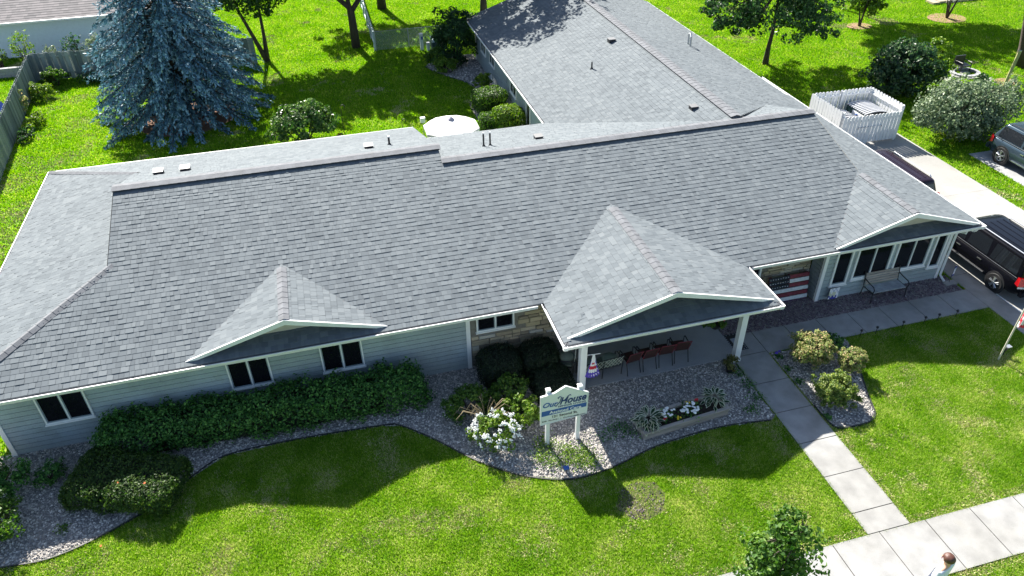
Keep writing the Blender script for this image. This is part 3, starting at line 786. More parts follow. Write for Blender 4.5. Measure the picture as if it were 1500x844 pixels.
def pipe(x, y, z, h, r=.04, m=BLACK, tip=None):
    b = MB(); b.tube([(x, y, z - .1), (x, y, z + h)], r, 8); o = b.build('vent_pipe', m, house)
    b = MB(); b.lathe([(r * 2.6, z - .03), (r * 1.2, z + .07)], (x, y, 0), 8); b.build('pipe_boot', EDGING, o)
    if tip:
        b = MB(); b.tube([(x, y, z + h + .002), (x, y, z + h + .05)], r * 1.05, 8); b.build('pipe_tip', tip, o)
pipe(1.57, 9.5, bl(9.5), .32, tip=WHITE); pipe(5.1, 8.6, br(8.6), .52, .035, tip=STEEL); pipe(5.36, 8.6, br(8.6), .52, .035, tip=STEEL); pipe(12.25, 15.9, wlz(12.25), .34)
b = MB()
wrz = lambda x: E_ + kw2 * (XR - .1 - x)
b.tube([(18.7, 18.3, wrz(18.7) - .1), (18.7, 18.3, wrz(18.7) + .5), (18.74, 18.5, wrz(18.7) + .62), (18.8, 18.75, wrz(18.8) + .55), (18.8, 18.75, wrz(18.8) - .0)], .05, 8); b.build('bent_vent_pipe', STEEL, house)
# downspout at the right corner
b = MB(); b.tube([(20.62, .1, 2.40), (20.62, .12, 2.25), (20.62, .47, 2.1), (20.62, .47, .2), (20.62, .2, .08)], .045, 6); b.build('downspout', WHITE, house)
b = MB(); b.tube([(20.9, .12, 2.33), (21.1, .2, 2.26), (21.2, .5, 2.24)], .075, 8); b.build('gutter_elbow', WHITE, house)

# ------------------------------------------------------------------ foliage
def unit(n):
    v = rng.normal(size=(n, 3)); return v / np.linalg.norm(v, axis=1)[:, None]
def norm_(v): return v / (np.linalg.norm(v, axis=1)[:, None] + 1e-9)
def leaf_obj(name, P, N, size, m, parent, aspect=0.6, jit=0.7, droop=0.0):
    n = len(P); N = norm_(N + jit * unit(n)); T = norm_(np.cross(N, unit(n)))
    if droop: T = norm_(T + np.array([0, 0, -droop]))
    B = norm_(np.cross(N, T)); s = (size * rng.uniform(0.6, 1.35, n))[:, None]
    fold = N * s * 0.12
    V = np.stack([P - T * s * .5, P + B * s * aspect * .5 + fold, P + T * s * .5, P - B * s * aspect * .5 + fold], 1).reshape(-1, 3)
    return link(name, np_mesh(name, V, np.arange(4 * n).reshape(-1, 4), m, rng.uniform(0, 1, n)), parent)
def clump_points(c, rad, n, ncl, cr, lo=-0.6, inner=0.45):
    """leaf positions in many small clumps spread through and over an ellipsoid"""
    D = unit(ncl * 3); D = D[D[:, 2] > lo][:ncl]
    rr = rng.uniform(inner, 1.0, len(D)) ** 0.6
    C = D * rr[:, None] * (1 + 0.16 * rng.normal(size=len(D)))[:, None] * np.array(rad)
    k = rng.integers(0, len(C), n)
    q = unit(n) * (rng.uniform(0.25, 1, n) ** 0.5)[:, None] * cr * rng.uniform(0.6, 1.25, len(C))[k][:, None]
    q[:, 2] *= 0.75
    return C[k] + q + np.array(c), norm_(q + 0.5 * D[k] * cr + np.array([0, 0, .25 * cr]))
def stems(name, parent, base, tips, r0, m=BARK):
    b = MB(); base = Vector(base)
    for t in tips:
        t = Vector(t); mid = base.lerp(t, .5) + Vector((random.uniform(-.1, .1), random.uniform(-.1, .1), .1)) * (t - base).length * .5
        b.tube([base + Vector((random.uniform(-r0, r0), random.uniform(-r0, r0), -.02)), mid, t], [r0, r0 * .65, r0 * .25], 5)
    return b.build(name, m, parent)
def shrub(name, label, x, y, rx, ry, h, n, leaf, m, cat='shrub', group=None, ncl=60, cr=0.22, jit=.7, aspect=.6, z0=0.0, rz=0):
    t = thing(name, label, cat, (x, y, z0), 0, group)
    P, N = clump_points((0, 0, h * .52), (rx, ry, h * .50), n, ncl, cr * max(rx, h * .5))
    if rz:
        c, s_ = math.cos(rz), math.sin(rz); P = np.column_stack([P[:, 0] * c - P[:, 1] * s_, P[:, 0] * s_ + P[:, 1] * c, P[:, 2]])
    P[:, 2] = np.abs(P[:, 2] - .03) + .03
    leaf_obj('foliage', P, N, leaf, m, t, aspect, jit).matrix_parent_inverse = Matrix()
    tips = [(rx * .7 * math.cos(a) * random.uniform(.5, 1), ry * .7 * math.sin(a) * random.uniform(.5, 1), h * random.uniform(.5, .85)) for a in np.linspace(0, 6.28, 8)[:-1]]
    s = stems('stem', t, (0, 0, 0), tips, .022 + .012 * h); s.matrix_parent_inverse = Matrix()
    return t
def box_hedge(name, label, x, y, lx, ly, h, rz, n, leaf, m, rough=0.06, rnd=0.3, group=None, cat='hedge', sprigs=0, taper=0.0):
    """clipped shrub: leaves over the skin of a rounded box"""
    t = thing(name, label, cat, (x, y, 0), rz, group)
    a = rng.uniform(-1, 1, (n, 3)); areas = np.array([lx * ly, lx * h, lx * h, ly * h, ly * h]); k = rng.choice(5, n, p=areas / areas.sum())
    a[k == 0, 2] = 1; a[k == 1, 1] = 1; a[k == 2, 1] = -1; a[k == 3, 0] = 1; a[k == 4, 0] = -1
    Nn = np.zeros((n, 3)); Nn[k == 0, 2] = 1; Nn[k == 1, 1] = 1; Nn[k == 2, 1] = -1; Nn[k == 3, 0] = 1; Nn[k == 4, 0] = -1
    half = np.array([lx, ly, h]) / 2; r = rnd * min(half)
    P = a * half; core = np.clip(P, -(half - r), half - r); d = P - core; L = np.linalg.norm(d, axis=1)[:, None]
    P = np.where(L > 1e-6, core + d / np.maximum(L, 1e-6) * np.minimum(L, r), P); Nn = norm_(np.where(L > 1e-6, d / np.maximum(L, 1e-6), Nn) + .3 * Nn)
    nz = np.array([mnoise.noise((p[0] * 1.7 + x, p[1] * 1.7 + y, p[2] * 1.7)) + .7 * mnoise.noise((p[0] * 5 + x, p[1] * 5, p[2] * 5)) for p in P])
    P = P + Nn * (nz * rough * 1.5 + rng.normal(size=n) * rough * .45 - rng.uniform(0, 1, n) ** 3 * .12)[:, None]
    P[:, 2] += h / 2
    if taper: P[:, 1] *= 1 + taper * (P[:, 2:3] / h - .5)[:, 0]
    if sprigs:
        i = rng.integers(0, n, sprigs); top = P[i]; top = top[top[:, 2] > h * .8]
        ex = np.repeat(top, 7, 0) + np.column_stack([rng.normal(0, .05, (len(top) * 7, 2)), np.tile(np.linspace(.02, .24, 7), len(top))])
        P = np.vstack([P, ex]); Nn = np.vstack([Nn, unit(len(ex)) + [0, 0, .5]])
    P[:, 2] = np.abs(P[:, 2] - .02) + .02
    leaf_obj('foliage', P, Nn, leaf, m, t, .62, .75).matrix_parent_inverse = Matrix()
    b = MB()                                              # dark core box painted as the shaded interior, with twig tubes
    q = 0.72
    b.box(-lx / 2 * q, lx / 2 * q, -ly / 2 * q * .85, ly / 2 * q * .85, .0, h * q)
    nn = max(3, int(lx / .5))
    for i in range(nn):
        xx = -lx / 2 + lx * (i + .5) / nn; b.tube([(xx, 0, 0), (xx + random.uniform(-.1, .1), random.uniform(-.1, .1), h * .9)], [.03, .01], 4)
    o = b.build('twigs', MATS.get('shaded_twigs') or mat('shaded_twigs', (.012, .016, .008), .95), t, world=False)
    return t

# front planting
box_hedge('long_hedge', 'long loosely clipped green hedge under the left front windows', -3.7, -.22, 9.3, 1.15, 1.14, R(-1.5), 24000, .09, L_HEDGE, .17, .8, sprigs=190)
box_hedge('clipped_yew_hedge', 'low dark clipped hedge in front of the long hedge with a sunlit corner', -7.55, -1.72, 3.1, 1.75, .82, R(-22), 20000, .062, L_YEW, .08, .95)
G1 = 'round shrubs at the left house corner'
shrub('corner_shrub', 'upper of two leafy shrubs cut by the left edge beside the house corner', -10.95, -.85, .85, .75, 1.1, 2600, .09, L_HEDGE, group=G1)
shrub('corner_shrub', 'lower sunlit leafy shrub cut by the left edge above the gravel', -10.55, -2.35, .75, .75, 1.15, 2800, .09, L_MID, group=G1)
shrub('small_shrub', 'small feathery green shrub alone in shaded gravel near left house corner', -9.75, -.75, .42, .42, .6, 1300, .07, L_HEDGE)
G2 = 'dark clipped yews in front of the stone wall'
def ball(label, x, y, r, h, n, m=L_YEW_SHADE, g_=G2, name='round_yew', leaf=.055):
    return box_hedge(name, label, x, y, 2 * r, 2 * r, h, 0, n, leaf, m, .04, .95, group=g_, cat='shrub')
ball('dark round clipped yew beside the white corner trim, below the stone wall window', 3.38, -.22, .72, 1.15, 7000)
ball('dark round clipped yew between the other yew and the left porch post', 4.66, -.2, .68, 1.1, 6500)
ball('low dark spreading yew at the left corner of the porch floor', 4.80, -1.3, .68, .75, 6000)
shrub('leafy_shrub', 'dark green leafy shrub behind the white hydrangea with dry stalks over it', 2.05, -1.45, .72, .65, .95, 3400, .085, L_MID)
shrub('leafy_shrub', 'tall mid green shrub between the hydrangea and the round yews', 3.35, -1.3, .62, .55, 1.05, 2600, .085, L_MID)
shrub('leafy_shrub', 'bright yellow green leafy shrub touching the left edge of the sign', 3.45, -2.25, .58, .5, .95, 2600, .095, L_LIGHT)
# the half bare shrub: curling dry stalks
t = thing('bare_shrub', 'curling dry brown stalks rising above the hydrangea', 'shrub', (2.45, -2.15, 0))
for i in range(22):
    b = MB(); a = random.uniform(0, 6.28); L = random.uniform(.4, 1.0); h = random.uniform(.7, 1.15)
    p0 = Vector((2.45, -2.15, .1)); p1 = p0 + Vector((math.cos(a) * L * .35, math.sin(a) * L * .35, h * .7)); p2 = p0 + Vector((math.cos(a) * L * .75, math.sin(a) * L * .6, h)); p3 = p0 + Vector((math.cos(a) * L, math.sin(a) * L * .8, h * random.uniform(.55, .95)))
    b.tube([p0, p1, p2, p3], [.010, .009, .007, .004], 4); b.build('stalk', TWIG, t)
# white hydrangea
t = thing('hydrangea', 'white flowering hydrangea bush at the gravel edge left of the sign', 'bush', (2.62, -2.75, 0))
P, N = clump_points((2.62, -2.75, .5), (.72, .62, .48), 2400, 60, .17); P[:, 2] = np.abs(P[:, 2]); leaf_obj('foliage', P, N, .085, L_LIGHT, t)
D = unit(400); D = D[(D[:, 2] > -.25) & (D[:, 1] < .55)][:70]
for d in D:
    c = np.array([2.62, -2.75, .52]) + d * np.array([.76, .66, .52]) * rng.uniform(.85, 1.08)
    b = MB()
    for _ in range(9): b.ico(c + rng.normal(size=3) * .03, rng.uniform(.02, .036), (1, 1, .8), .2)
    tag(b.build('flower_head', PETAL, t, smooth=False), kind='stuff')
# island bed shrubs
shrub('spirea_shrub', 'round pinkish green spirea, largest shrub of the gravel island bed', 13.32, -2.25, .62, .58, 1.08, 11000, .07, L_SPIREA, ncl=260, cr=.2)
shrub('golden_shrub', 'smaller yellow green shrub at the lawn side of the island bed', 14.28, -3.0, .42, .42, .88, 5200, .07, L_SPIREA, ncl=120, cr=.2)
shrub('golden_shrub', 'yellow green shrub nearest the camera in the island bed', 13.05, -3.98, .58, .54, .88, 8000, .075, leafmat('golden_leaves', (.06, .12, .02), (.15, .22, .04), (.32, .36, .10)), ncl=170, cr=.2)
shrub('low_shrub', 'low dark shrub in shade behind the spirea against the house walk', 14.45, -1.85, .4, .35, .5, 1100, .07, L_HEDGE)
def weeds(label, pts, n, sp, h, m=L_LIGHT, name='weed_patch', leaf=.07):
    t = thing(name, label, 'weeds', (*pts[0], 0))
    k = rng.integers(0, len(pts), n); P = np.array(pts)[k] + rng.normal(size=(n, 2)) * sp
    leaf_obj('foliage', np.column_stack([P, rng.uniform(.02, h, n)]), np.tile([0, 0, 1.0], (n, 1)), leaf, m, t, .5, .8)
weeds('sunlit yellow green ground cover round the sign posts', [(3.7, -3.75), (4.0, -4.0), (4.45, -3.75), (4.6, -4.15), (4.9, -3.9), (5.0, -4.3), (3.95, -3.3)], 1500, .16, .2)
weeds('small dark weeds in gravel between sign and planter', [(5.8, -3.5), (6.3, -3.2), (6.5, -3.5)], 330, .16, .12, L_HEDGE)
weeds('dark weeds in gravel along the left edge of the entry walk', [(10.75, -2.1), (10.85, -2.7), (10.8, -3.3), (10.4, -3.7)], 420, .13, .1, L_HEDGE)
weeds('dark weeds in gravel along the right edge of the entry walk', [(12.5, -1.8), (12.42, -2.4), (12.45, -3.0), (12.42, -4.6)], 380, .07, .1, L_HEDGE)
weeds('small green weed tuft alone in the left gravel corner', [(-9.1, -2.6)], 90, .09, .12, L_MID)
weeds('green plants at the end of the gravel strip by the porch', [(11.5, .55), (11.8, .75)], 420, .16, .5, L_MID, 'leafy_plant')
# rear garden shrubs beside the wing
shrub('tall_round_shrub', 'tall dark round shrub at the far left corner of the rear wing', 8.15, 29.0, 1.35, 1.3, 3.1, 6500, .16, L_DARK, ncl=130, cr=.2)
shrub('rear_shrub', 'dark green shrub at the far tip of the rear gravel bed', 6.75, 28.4, .75, .7, 1.15, 1800, .13, L_MID)
shrub('rear_shrub', 'dark green low shrub right of the yellow one in the rear gravel bed', 7.75, 27.9, .75, .6, .95, 1500, .13, L_DARK)
shrub('rear_shrub', 'yellow green round shrub in front of the two dark ones in the rear bed', 7.0, 27.1, .68, .6, .95, 1700, .13, L_LIGHT)
shrub('rear_shrub', 'small pale round shrub halfway along the rear gravel bed', 8.6, 23.9, .5, .5, .95, 1100, .12, L_LIGHT)
box_hedge('clipped_box_shrub', 'clipped flat topped dark shrub below the rear wing window', 8.25, 20.9, 1.75, 1.5, 1.15, R(10), 4200, .10, L_MID, .05, .55, cat='shrub')
box_hedge('clipped_box_shrub', 'clipped bright green shrub nearest the main roof beside the rear wing', 8.55, 17.9, 1.6, 1.5, 1.3, R(5), 4400, .12, L_LIGHT, .07, .7, cat='shrub')
box_hedge('clipped_box_shrub', 'small clipped green shrub left of the bright one near the umbrella', 7.5, 18.2, .9, 1.0, .95, 0, 1700, .10, L_MID, .05, .6, cat='shrub')
shrub('lilac_shrub', 'big glossy round shrub on the back lawn behind the main roof', -1.75, 19.4, 1.5, 1.3, 2.1, 6200, .16, leafmat('glossy_leaves', (.015, .05, .012), (.05, .12, .02), (.17, .25, .08), rough=.35), ncl=120, cr=.2)
weeds('thin rust coloured leaves at the right of the glossy shrub', [(-.35, 18.6), (-.2, 18.5), (-3.1, 19.6)], 70, .12, .8, leafmat('rusty_leaves', (.2, .08, .02), (.35, .15, .03), (.5, .2, .05)), 'rusty_plant', .1)
# plants along the back-left fences
shrub('yellow_shrub', 'bright yellow green bush at the wooden fence corner', -16.3, 30.1, .75, .65, .85, 1700, .13, L_LIGHT)
shrub('fence_plant', 'tall dark plants in the shaded corner against the back fence', -15.9, 32.1, .8, .4, 1.0, 1300, .14, L_MID)
shrub('fence_plant', 'low dark plants at the back fence left of the spruce', -13.4, 32.0, 1.3, .35, .6, 1300, .13, L_DARK)
shrub('fence_plant', 'pale flowering plant on the left fence below the corner', -16.9, 28.2, .35, .6, 1.3, 700, .12, L_SPIREA)
shrub('fence_plant', 'yellowish low plant at the left fence foot nearest the house', -15.75, 26.2, .45, .7, .6, 800, .12, L_LIGHT)
shrub('fence_plant', 'dark low weeds at the left fence foot beside bare ground', -15.9, 24.3, .35, .9, .5, 800, .12, L_DARK)
for i, (x, y, s) in enumerate([(-19.8, 35.9, .9), (-18.2, 35.6, 1.2), (-16.6, 35.3, .8), (-15.2, 35.3, 1.1), (-14.0, 35.2, 1.0)]):
    shrub('sapling', ['pale leafy plant at the far left along the neighbour wall', 'yellow green sapling by the fence corner against the neighbour wall', 'short blue green sapling right of the fence corner',
                      'tall dark sapling over the back fence', 'blue green sapling beside the spruce branch over the back fence'][i], x, y, .55 * s, .5, 1.9 * s, 480, .14, [L_LIGHT, L_LIGHT, L_OLIVE, L_DARK, L_OLIVE][i], group='saplings behind the back fence')

# ------------------------------------------------------------------ trees
def tree(name, label, x, y, trunks, r, blobs, n, leaf, m, ncl=60, cr=.24, group=None, limbs=7, cat='tree'):
    t = thing(name, label, cat, (x, y, 0), 0, group)
    b = MB()
    for tp in trunks:
        pts = [Vector((x, y, -.05))] + [Vector((x + p[0], y + p[1], p[2])) for p in tp]
        b.tube(pts, [r * 1.25] + [r * (1 - .6 * (i + 1) / len(tp)) for i in range(len(tp))], 8)
    b.build('trunk', BARK, t, smooth=True)
    b = MB()
    for cx, cy, cz, rx, ry, rz_ in blobs:
        tp = trunks[0]; s0 = Vector((x + tp[-1][0], y + tp[-1][1], tp[-1][2]))
        for k in range(limbs):
            d = unit(1)[0]; e_ = Vector((x + cx + d[0] * rx * .85, y + cy + d[1] * ry * .85, cz + d[2] * rz_ * .8))
            b.tube([s0, s0.lerp(e_, .5) + Vector((0, 0, .2)), e_], [r * .4, r * .25, r * .06], 5)
    b.build('limb', BARK, t, smooth=True)
    PP = []; NN = []
    tot = sum(q[3] * q[4] for q in blobs)
    for cx, cy, cz, rx, ry, rz_ in blobs:
        k = int(n * rx * ry / tot); P, N = clump_points((x + cx, y + cy, cz), (rx, ry, rz_), k, max(12, int(ncl * rx * ry / tot * len(blobs))), cr * (rx + rz_) / 2, lo=-.95)
        PP.append(P); NN.append(N)
    P = np.vstack(PP); P[:, 2] = np.maximum(P[:, 2], .15)
    leaf_obj('crown', P, np.vstack(NN), leaf, m, t, .65, .75)
    return t
tree('young_tree', 'young leafy tree by the street sidewalk at the bottom edge', 6.95, -10.3, [[(0, 0, 1.2), (.03, .05, 2.4), (.0, .1, 3.6)]], .05,
     [(0, .3, 2.5, .75, .75, .75), (.15, .35, 3.2, .55, .55, .7), (-.35, .3, 2.9, .5, .5, .6), (-.05, .3, 3.9, .38, .38, .5)], 5200, .11, leafmat('young_tree_leaves', (.03, .09, .012), (.07, .16, .02), (.17, .27, .05)), ncl=60, cr=.3)
tree('maple_tree', 'dense dark maple on the lawn right of the rear wing', 26.45, 22.7, [[(0, 0, 1.0), (.1, 0, 2.2), (.1, .1, 4.5)]], .17,
     [(0, .2, 4.3, 3.6, 3.2, 2.3), (-2.6, 0, 3.6, 2.0, 2.0, 1.4), (2.6, -.2, 2.9, 1.9, 1.8, 1.5), (.6, 0, 6.0, 2.6, 2.6, 1.8)], 15000, .22, leafmat('maple_leaves', (.010, .035, .012), (.03, .085, .02), (.10, .18, .06), rough=.4), ncl=90, cr=.2)
tree('yard_tree', 'two stemmed tree behind the spruce on the back lawn', -3.6, 32.6, [[(.1, 0, 1.6), (.15, .1, 4.5)], [(-.5, 0, 1.5), (-1.1, .2, 3.2), (-1.3, .2, 4.4)]], .15,
     [(-1.3, .2, 5.4, 2.8, 2.4, 2.0), (1.2, .4, 6.0, 2.6, 2.4, 2.0), (-.2, -.6, 4.3, 2.6, 1.6, 1.1), (-3.0, 0, 4.6, 1.3, 1.3, 1.1)], 11000, .21, L_TREE, ncl=90, cr=.2)
tree('yard_tree', 'dark trunked tree on the back lawn beside the chain link fence corner', 2.2, 33.6, [[(0, 0, 1.6), (-.15, 0, 3.0), (-.1, .2, 6.0)], [(-.1, 0, 2.6), (-1.2, .1, 3.7), (-2.2, .2, 4.8)], [(0, 0, 2.4), (1.0, .1, 3.6), (2.4, .2, 4.2)]], .24,
     [(0, .5, 7.0, 4.4, 3.6, 2.4), (3.9, .6, 6.2, 3.4, 2.8, 1.9), (-3.4, .4, 6.0, 2.6, 2.4, 1.6), (1.5, -2.6, 6.6, 3.0, 2.2, 1.7), (-4.2, -1.6, 6.6, 3.0, 2.4, 1.6)], 30000, .30, L_TREE, ncl=90, cr=.22)
tree('yard_tree', 'large spreading tree beyond the top edge behind the rear wing', 11.0, 33.4, [[(0, 0, 2.5), (.2, -.3, 5)]], .3,
     [(-.5, -1.6, 8.4, 3.6, 3.0, 2.2), (-3.2, -.6, 7.6, 2.4, 2.4, 1.6), (2.6, -.4, 8.6, 2.2, 2.2, 1.5)], 13000, .26, L_TREE, ncl=110, cr=.2)
tree('yard_tree', 'big shade tree beyond the top edge above the fence line', 5.0, 42.0, [[(0, 0, 2.5), (.2, .3, 6)]], .3,
     [(0, 0, 7.0, 4.5, 4.0, 2.6), (-4.0, -.5, 6.0, 2.8, 2.6, 1.9)], 9000, .28, L_TREE, ncl=90, cr=.22)
tree('large_tree', 'thick dark trunk of a large tree at the upper right edge', 41.3, 17.7, [[(-.45, 0, 1.2), (-1.1, 0, 3.0), (-2.2, .2, 6.5)], [(-.7, 0, 2.6), (.9, .4, 5.0)]], .5,
     [(1.0, 2.5, 8.2, 5.2, 4.6, 2.6), (-3.5, 3.5, 8.0, 2.6, 2.6, 1.8)], 9000, .3, L_TREE, ncl=90, cr=.22)
tree('vase_shrub_tree', 'vase shaped bushy small tree on a mulch ring at the top edge', 36.6, 27.4, [[(.1, 0, .8), (.3, 0, 1.8)], [(-.2, 0, .8), (-.5, .1, 1.8)], [(0, -.1, .9), (0, -.2, 2.0)]], .07,
     [(0, .1, 2.1, 1.25, 1.2, 1.25), (.7, 0, 1.6, .8, .8, .8)], 2400, .2, L_LIGHT, ncl=60, cr=.25)
tree('vase_shrub_tree', 'many stemmed small tree on a mulch ring at the upper right', 43.6, 27.1, [[(.3, 0, 1), (.7, 0, 2.2)], [(-.3, 0, 1), (-.7, 0, 2.2)], [(0, .2, 1), (.1, .3, 2.2)], [(.15, -.2, 1), (.3, -.3, 2.1)], [(-.15, -.1, 1), (-.3, -.2, 2.1)]], .06,
     [(0, .1, 2.9, 1.5, 1.4, 1.0), (.9, 0, 2.4, .9, .9, .7), (-.9, 0, 2.4, .9, .9, .7)], 2200, .22, L_MID, ncl=60, cr=.25)
tree('yard_tree', 'shade tree beyond the top edge over the right hand lawn', 37.0, 35.5, [[(0, 0, 2.5), (.1, -.3, 6)]], .3,
     [(.5, -2.6, 8.6, 4.6, 3.0, 2.0), (5.0, -3.4, 8.4, 3.4, 2.6, 1.7), (-3.2, -2.0, 9.0, 2.4, 2.2, 1.5)], 15000, .30, L_TREE, ncl=110, cr=.2)
for x, y, r_ in ((36.6, 27.4, .9), (43.6, 27.1, 1.4), (38.2, 15.9, .7)):
    sheet('mulch_bed', [(x + r_ * math.cos(a), y + r_ * .8 * math.sin(a)) for a in np.linspace(0, 6.28, 17)[:-1]], .05, MULCH)
tree('dark_bush', 'large dark green bush behind the white fenced enclosure', 31.1, 16.4, [[(.1, 0, .8), (.2, .1, 1.8)], [(-.3, 0, .9), (-.6, .2, 2.0)]], .08,
     [(0, .0, 1.4, 1.75, 1.5, 1.35), (-.9, -.1, 1.1, 1.1, 1.1, 1.0), (.3, .5, 2.1, 1.1, 1.1, .75)], 8000, .2, leafmat('dark_bush_leaves', (.010, .03, .014), (.03, .08, .03), (.12, .19, .08), rough=.4), ncl=110, cr=.22, cat='bush')
tree('bright_bush', 'bright yellow green bush at the right of the large dark bush', 33.2, 16.6, [[(0, 0, .7), (.1, .1, 1.5)]], .06,
     [(0, 0, 1.35, .95, .9, 1.2)], 2600, .18, L_LIGHT, ncl=60, cr=.25, cat='bush')
tree('olive_shrub', 'spreading grey green shrub over the driveway edge beside the parked grey vehicle', 30.6, 10.9, [[(.2, 0, .8), (.5, .1, 1.6)], [(-.4, 0, .8), (-.9, 0, 1.7)]], .09,
     [(-.9, -.1, 1.45, 1.9, 1.6, 1.15), (1.2, .1, 1.4, 1.7, 1.5, 1.0), (.0, -.5, .95, 1.8, 1.3, .8), (-.3, .3, 2.0, 1.4, 1.2, .65), (2.3, .2, 1.7, .9, .8, .8), (-2.4, -.1, 1.5, .8, .8, .8)], 15000, .15, L_OLIVE, ncl=210, cr=.24, cat='bush')

# blue spruce: drooping tiers of needle sprays
def spruce(x, y, H, RB):
    t = thing('spruce_tree', 'huge blue spruce towering over the back lawn', 'tree', (x, y, 0))
    b = MB(); b.tube([(x, y, -.05), (x, y, H * .5), (x + .05, y, H)], [.32, .2, .03], 9); b.build('trunk', BARK, t, smooth=True)
    P = []; N = []; T = []; RN = []; bm_ = MB()
    z = .75; lvl = 0
    while z < H - .3:
        rad = RB * (1 - (z / H) ** 1.9) * (0.9 if z < 1.2 else 1.0)
        nb = max(5, int(4 + rad * 2.9)); off = random.random() * 6.28
        for k in range(nb):
            a = off + 6.283 * k / nb + random.uniform(-.16, .16); L = rad * random.uniform(.8, 1.1)
            d = np.array([math.cos(a), math.sin(a), 0]); side = np.array([-d[1], d[0], 0])
            pts = []
            for s in np.linspace(0, 1, 7):
                zz = z + .25 * L * s - .62 * L * s * s + .14 * L * s ** 4 + random.uniform(-.02, .02)
                pts.append(np.array([x, y, 0]) + d * L * s + np.array([0, 0, max(zz, .12)]))
            bm_.tube([Vector(p) for p in pts], [.05, .045, .04, .032, .025, .017, .008], 4, cap=False)
            ntw = int(8 + L * 6.0)
            for q in range(ntw):
                s = .22 + .78 * (q + random.random()) / ntw; i = min(int(s * 6), 5); f = s * 6 - i
                p0 = pts[i] * (1 - f) + pts[i + 1] * f
                sg = 1 if q % 2 else -1
                tw = d * random.uniform(.45, .9) + side * sg * random.uniform(.35, 1.0) * (1.1 - s * .7) + np.array([0, 0, -random.uniform(.25, .75)])
                tw /= np.linalg.norm(tw); tl = random.uniform(.35, .75) * (1.05 - .35 * s)
                m_ = 12
                ss = np.linspace(.05, 1, m_)[:, None]
                base_ = p0 + tw * tl * ss + np.array([0, 0, -1.0]) * (.12 * ss ** 2)
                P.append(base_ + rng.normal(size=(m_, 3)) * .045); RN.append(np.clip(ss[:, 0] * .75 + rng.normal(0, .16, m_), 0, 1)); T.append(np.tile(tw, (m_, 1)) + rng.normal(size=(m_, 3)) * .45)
        z += .52 if z < 6 else .6; lvl += 1
    bm_.build('branch', BARK, t)
    P = np.vstack(P); T = norm_(np.vstack(T)); n = len(P)
    out = P - np.array([x, y, 0]); out[:, 2] = np.abs(out[:, 2]) * .15 + .5
    Nn = norm_(norm_(out) + .7 * unit(n)); B = norm_(np.cross(Nn, T)); s = rng.uniform(.12, .22, n)[:, None]
    V = np.stack([P - T * s * .5, P + B * s * .22, P + T * s * .6, P - B * s * .22], 1).reshape(-1, 3)
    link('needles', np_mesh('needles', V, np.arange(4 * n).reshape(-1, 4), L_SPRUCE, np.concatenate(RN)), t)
spruce(-7.95, 24.9, 10.6, 4.6)

# ------------------------------------------------------------------ things in the front garden
def text(s, x0, x1, z0, z1, y, m, parent, shear=0.0, bold=0.0, name='lettering'):
    c = bpy.data.curves.new(name, 'FONT'); c.body = s; c.shear = shear; c.offset = bold; c.extrude = 0.004; c.resolution_u = 4
    o = bpy.data.objects.new(name, c); COL.objects.link(o)
    dg = bpy.context.evaluated_depsgraph_get()
    me = bpy.data.meshes.new_from_object(o.evaluated_get(dg)); bpy.data.objects.remove(o)
    me.name = name; me.materials.clear(); me.materials.append(m)
    co = np.empty(len(me.vertices) * 3); me.vertices.foreach_get('co', co); co = co.reshape(-1, 3)
    lo, hi = co.min(0), co.max(0); u = (co - lo) / np.maximum(hi - lo, 1e-9)
    V = np.column_stack([x0 + u[:, 0] * (x1 - x0), y - .002 - u[:, 2] * .004, z0 + u[:, 1] * (z1 - z0)])
    me.vertices.foreach_set('co', V.ravel()); me.update()
    return tag(link(name, me, parent), kind='stuff')
def pbuild(b, name, m, t, **k): return b.build(name, m, t, **k)

sg = thing('sign', 'white gabled roadside sign on two posts with blue band and lettering', 'sign', (4.44, -3.33, 0))
for x, h in ((3.99, 2.24), (4.91, 2.16)):
    b = MB(); b.box(x - .055, x + .055, -3.345, -3.245, 0, h); p = b.build('post', WHITE, sg)
    b = MB(); b.add([(x - .07, -3.36, h), (x + .07, -3.36, h), (x + .07, -3.23, h), (x - .07, -3.23, h), (x, -3.295, h + .022)], [(0, 1, 4), (1, 2, 4), (2, 3, 4), (3, 0, 4), (3, 2, 1, 0)]); b.build('cap', WHITE, p)
SY = -3.40
out = [(3.745, .99), (5.12, 1.10), (5.135, 1.93), (4.78, 2.13), (4.46, 2.33), (4.13, 2.14), (3.74, 2.09)]
def plate(poly, y0, y1, m, name, parent):
    b = MB(); n = len(poly)
    b.add([(x, y0, z) for x, z in poly] + [(x, y1, z) for x, z in poly], [tuple(range(n)), tuple(range(2 * n - 1, n - 1, -1))] + [(i, (i + 1) % n, n + (i + 1) % n, n + i) for i in range(n)])
    return b.build(name, m, parent)
bd = plate(out, SY, SY + .045, mat('sign_panel_white', (.70, .72, .74), .45), 'sign_panel', sg)
bw = MB()
for i in range(len(out)):
    (xa, za), (xb, zb) = out[i - 1], out[i]; bw.tube([(xa, SY - .004, za), (xb, SY - .004, zb)], .013, 4)
bw.build('border', WHITE, sg)
plate([(3.775, 1.325), (5.095, 1.385), (5.10, 1.545), (3.78, 1.515)], SY - .006, SY - .001, BLUEBAND, 'band', sg)
text('House', 4.30, 5.09, 1.665, 1.93, SY - .004, NAVY, sg, .32, .028)
text('Our', 3.81, 4.25, 1.655, 1.84, SY - .004, BLUEBAND, sg, .32, .022)
b = MB(); b.tube([(4.20, SY - .008, 1.62), (4.17, SY - .008, 1.655), (4.22, SY - .008, 1.67), (4.30, SY - .008, 1.78), (4.35, SY - .008, 1.95), (4.30, SY - .008, 1.985), (4.24, SY - .008, 1.95), (4.26, SY - .008, 1.91)], .012, 5)
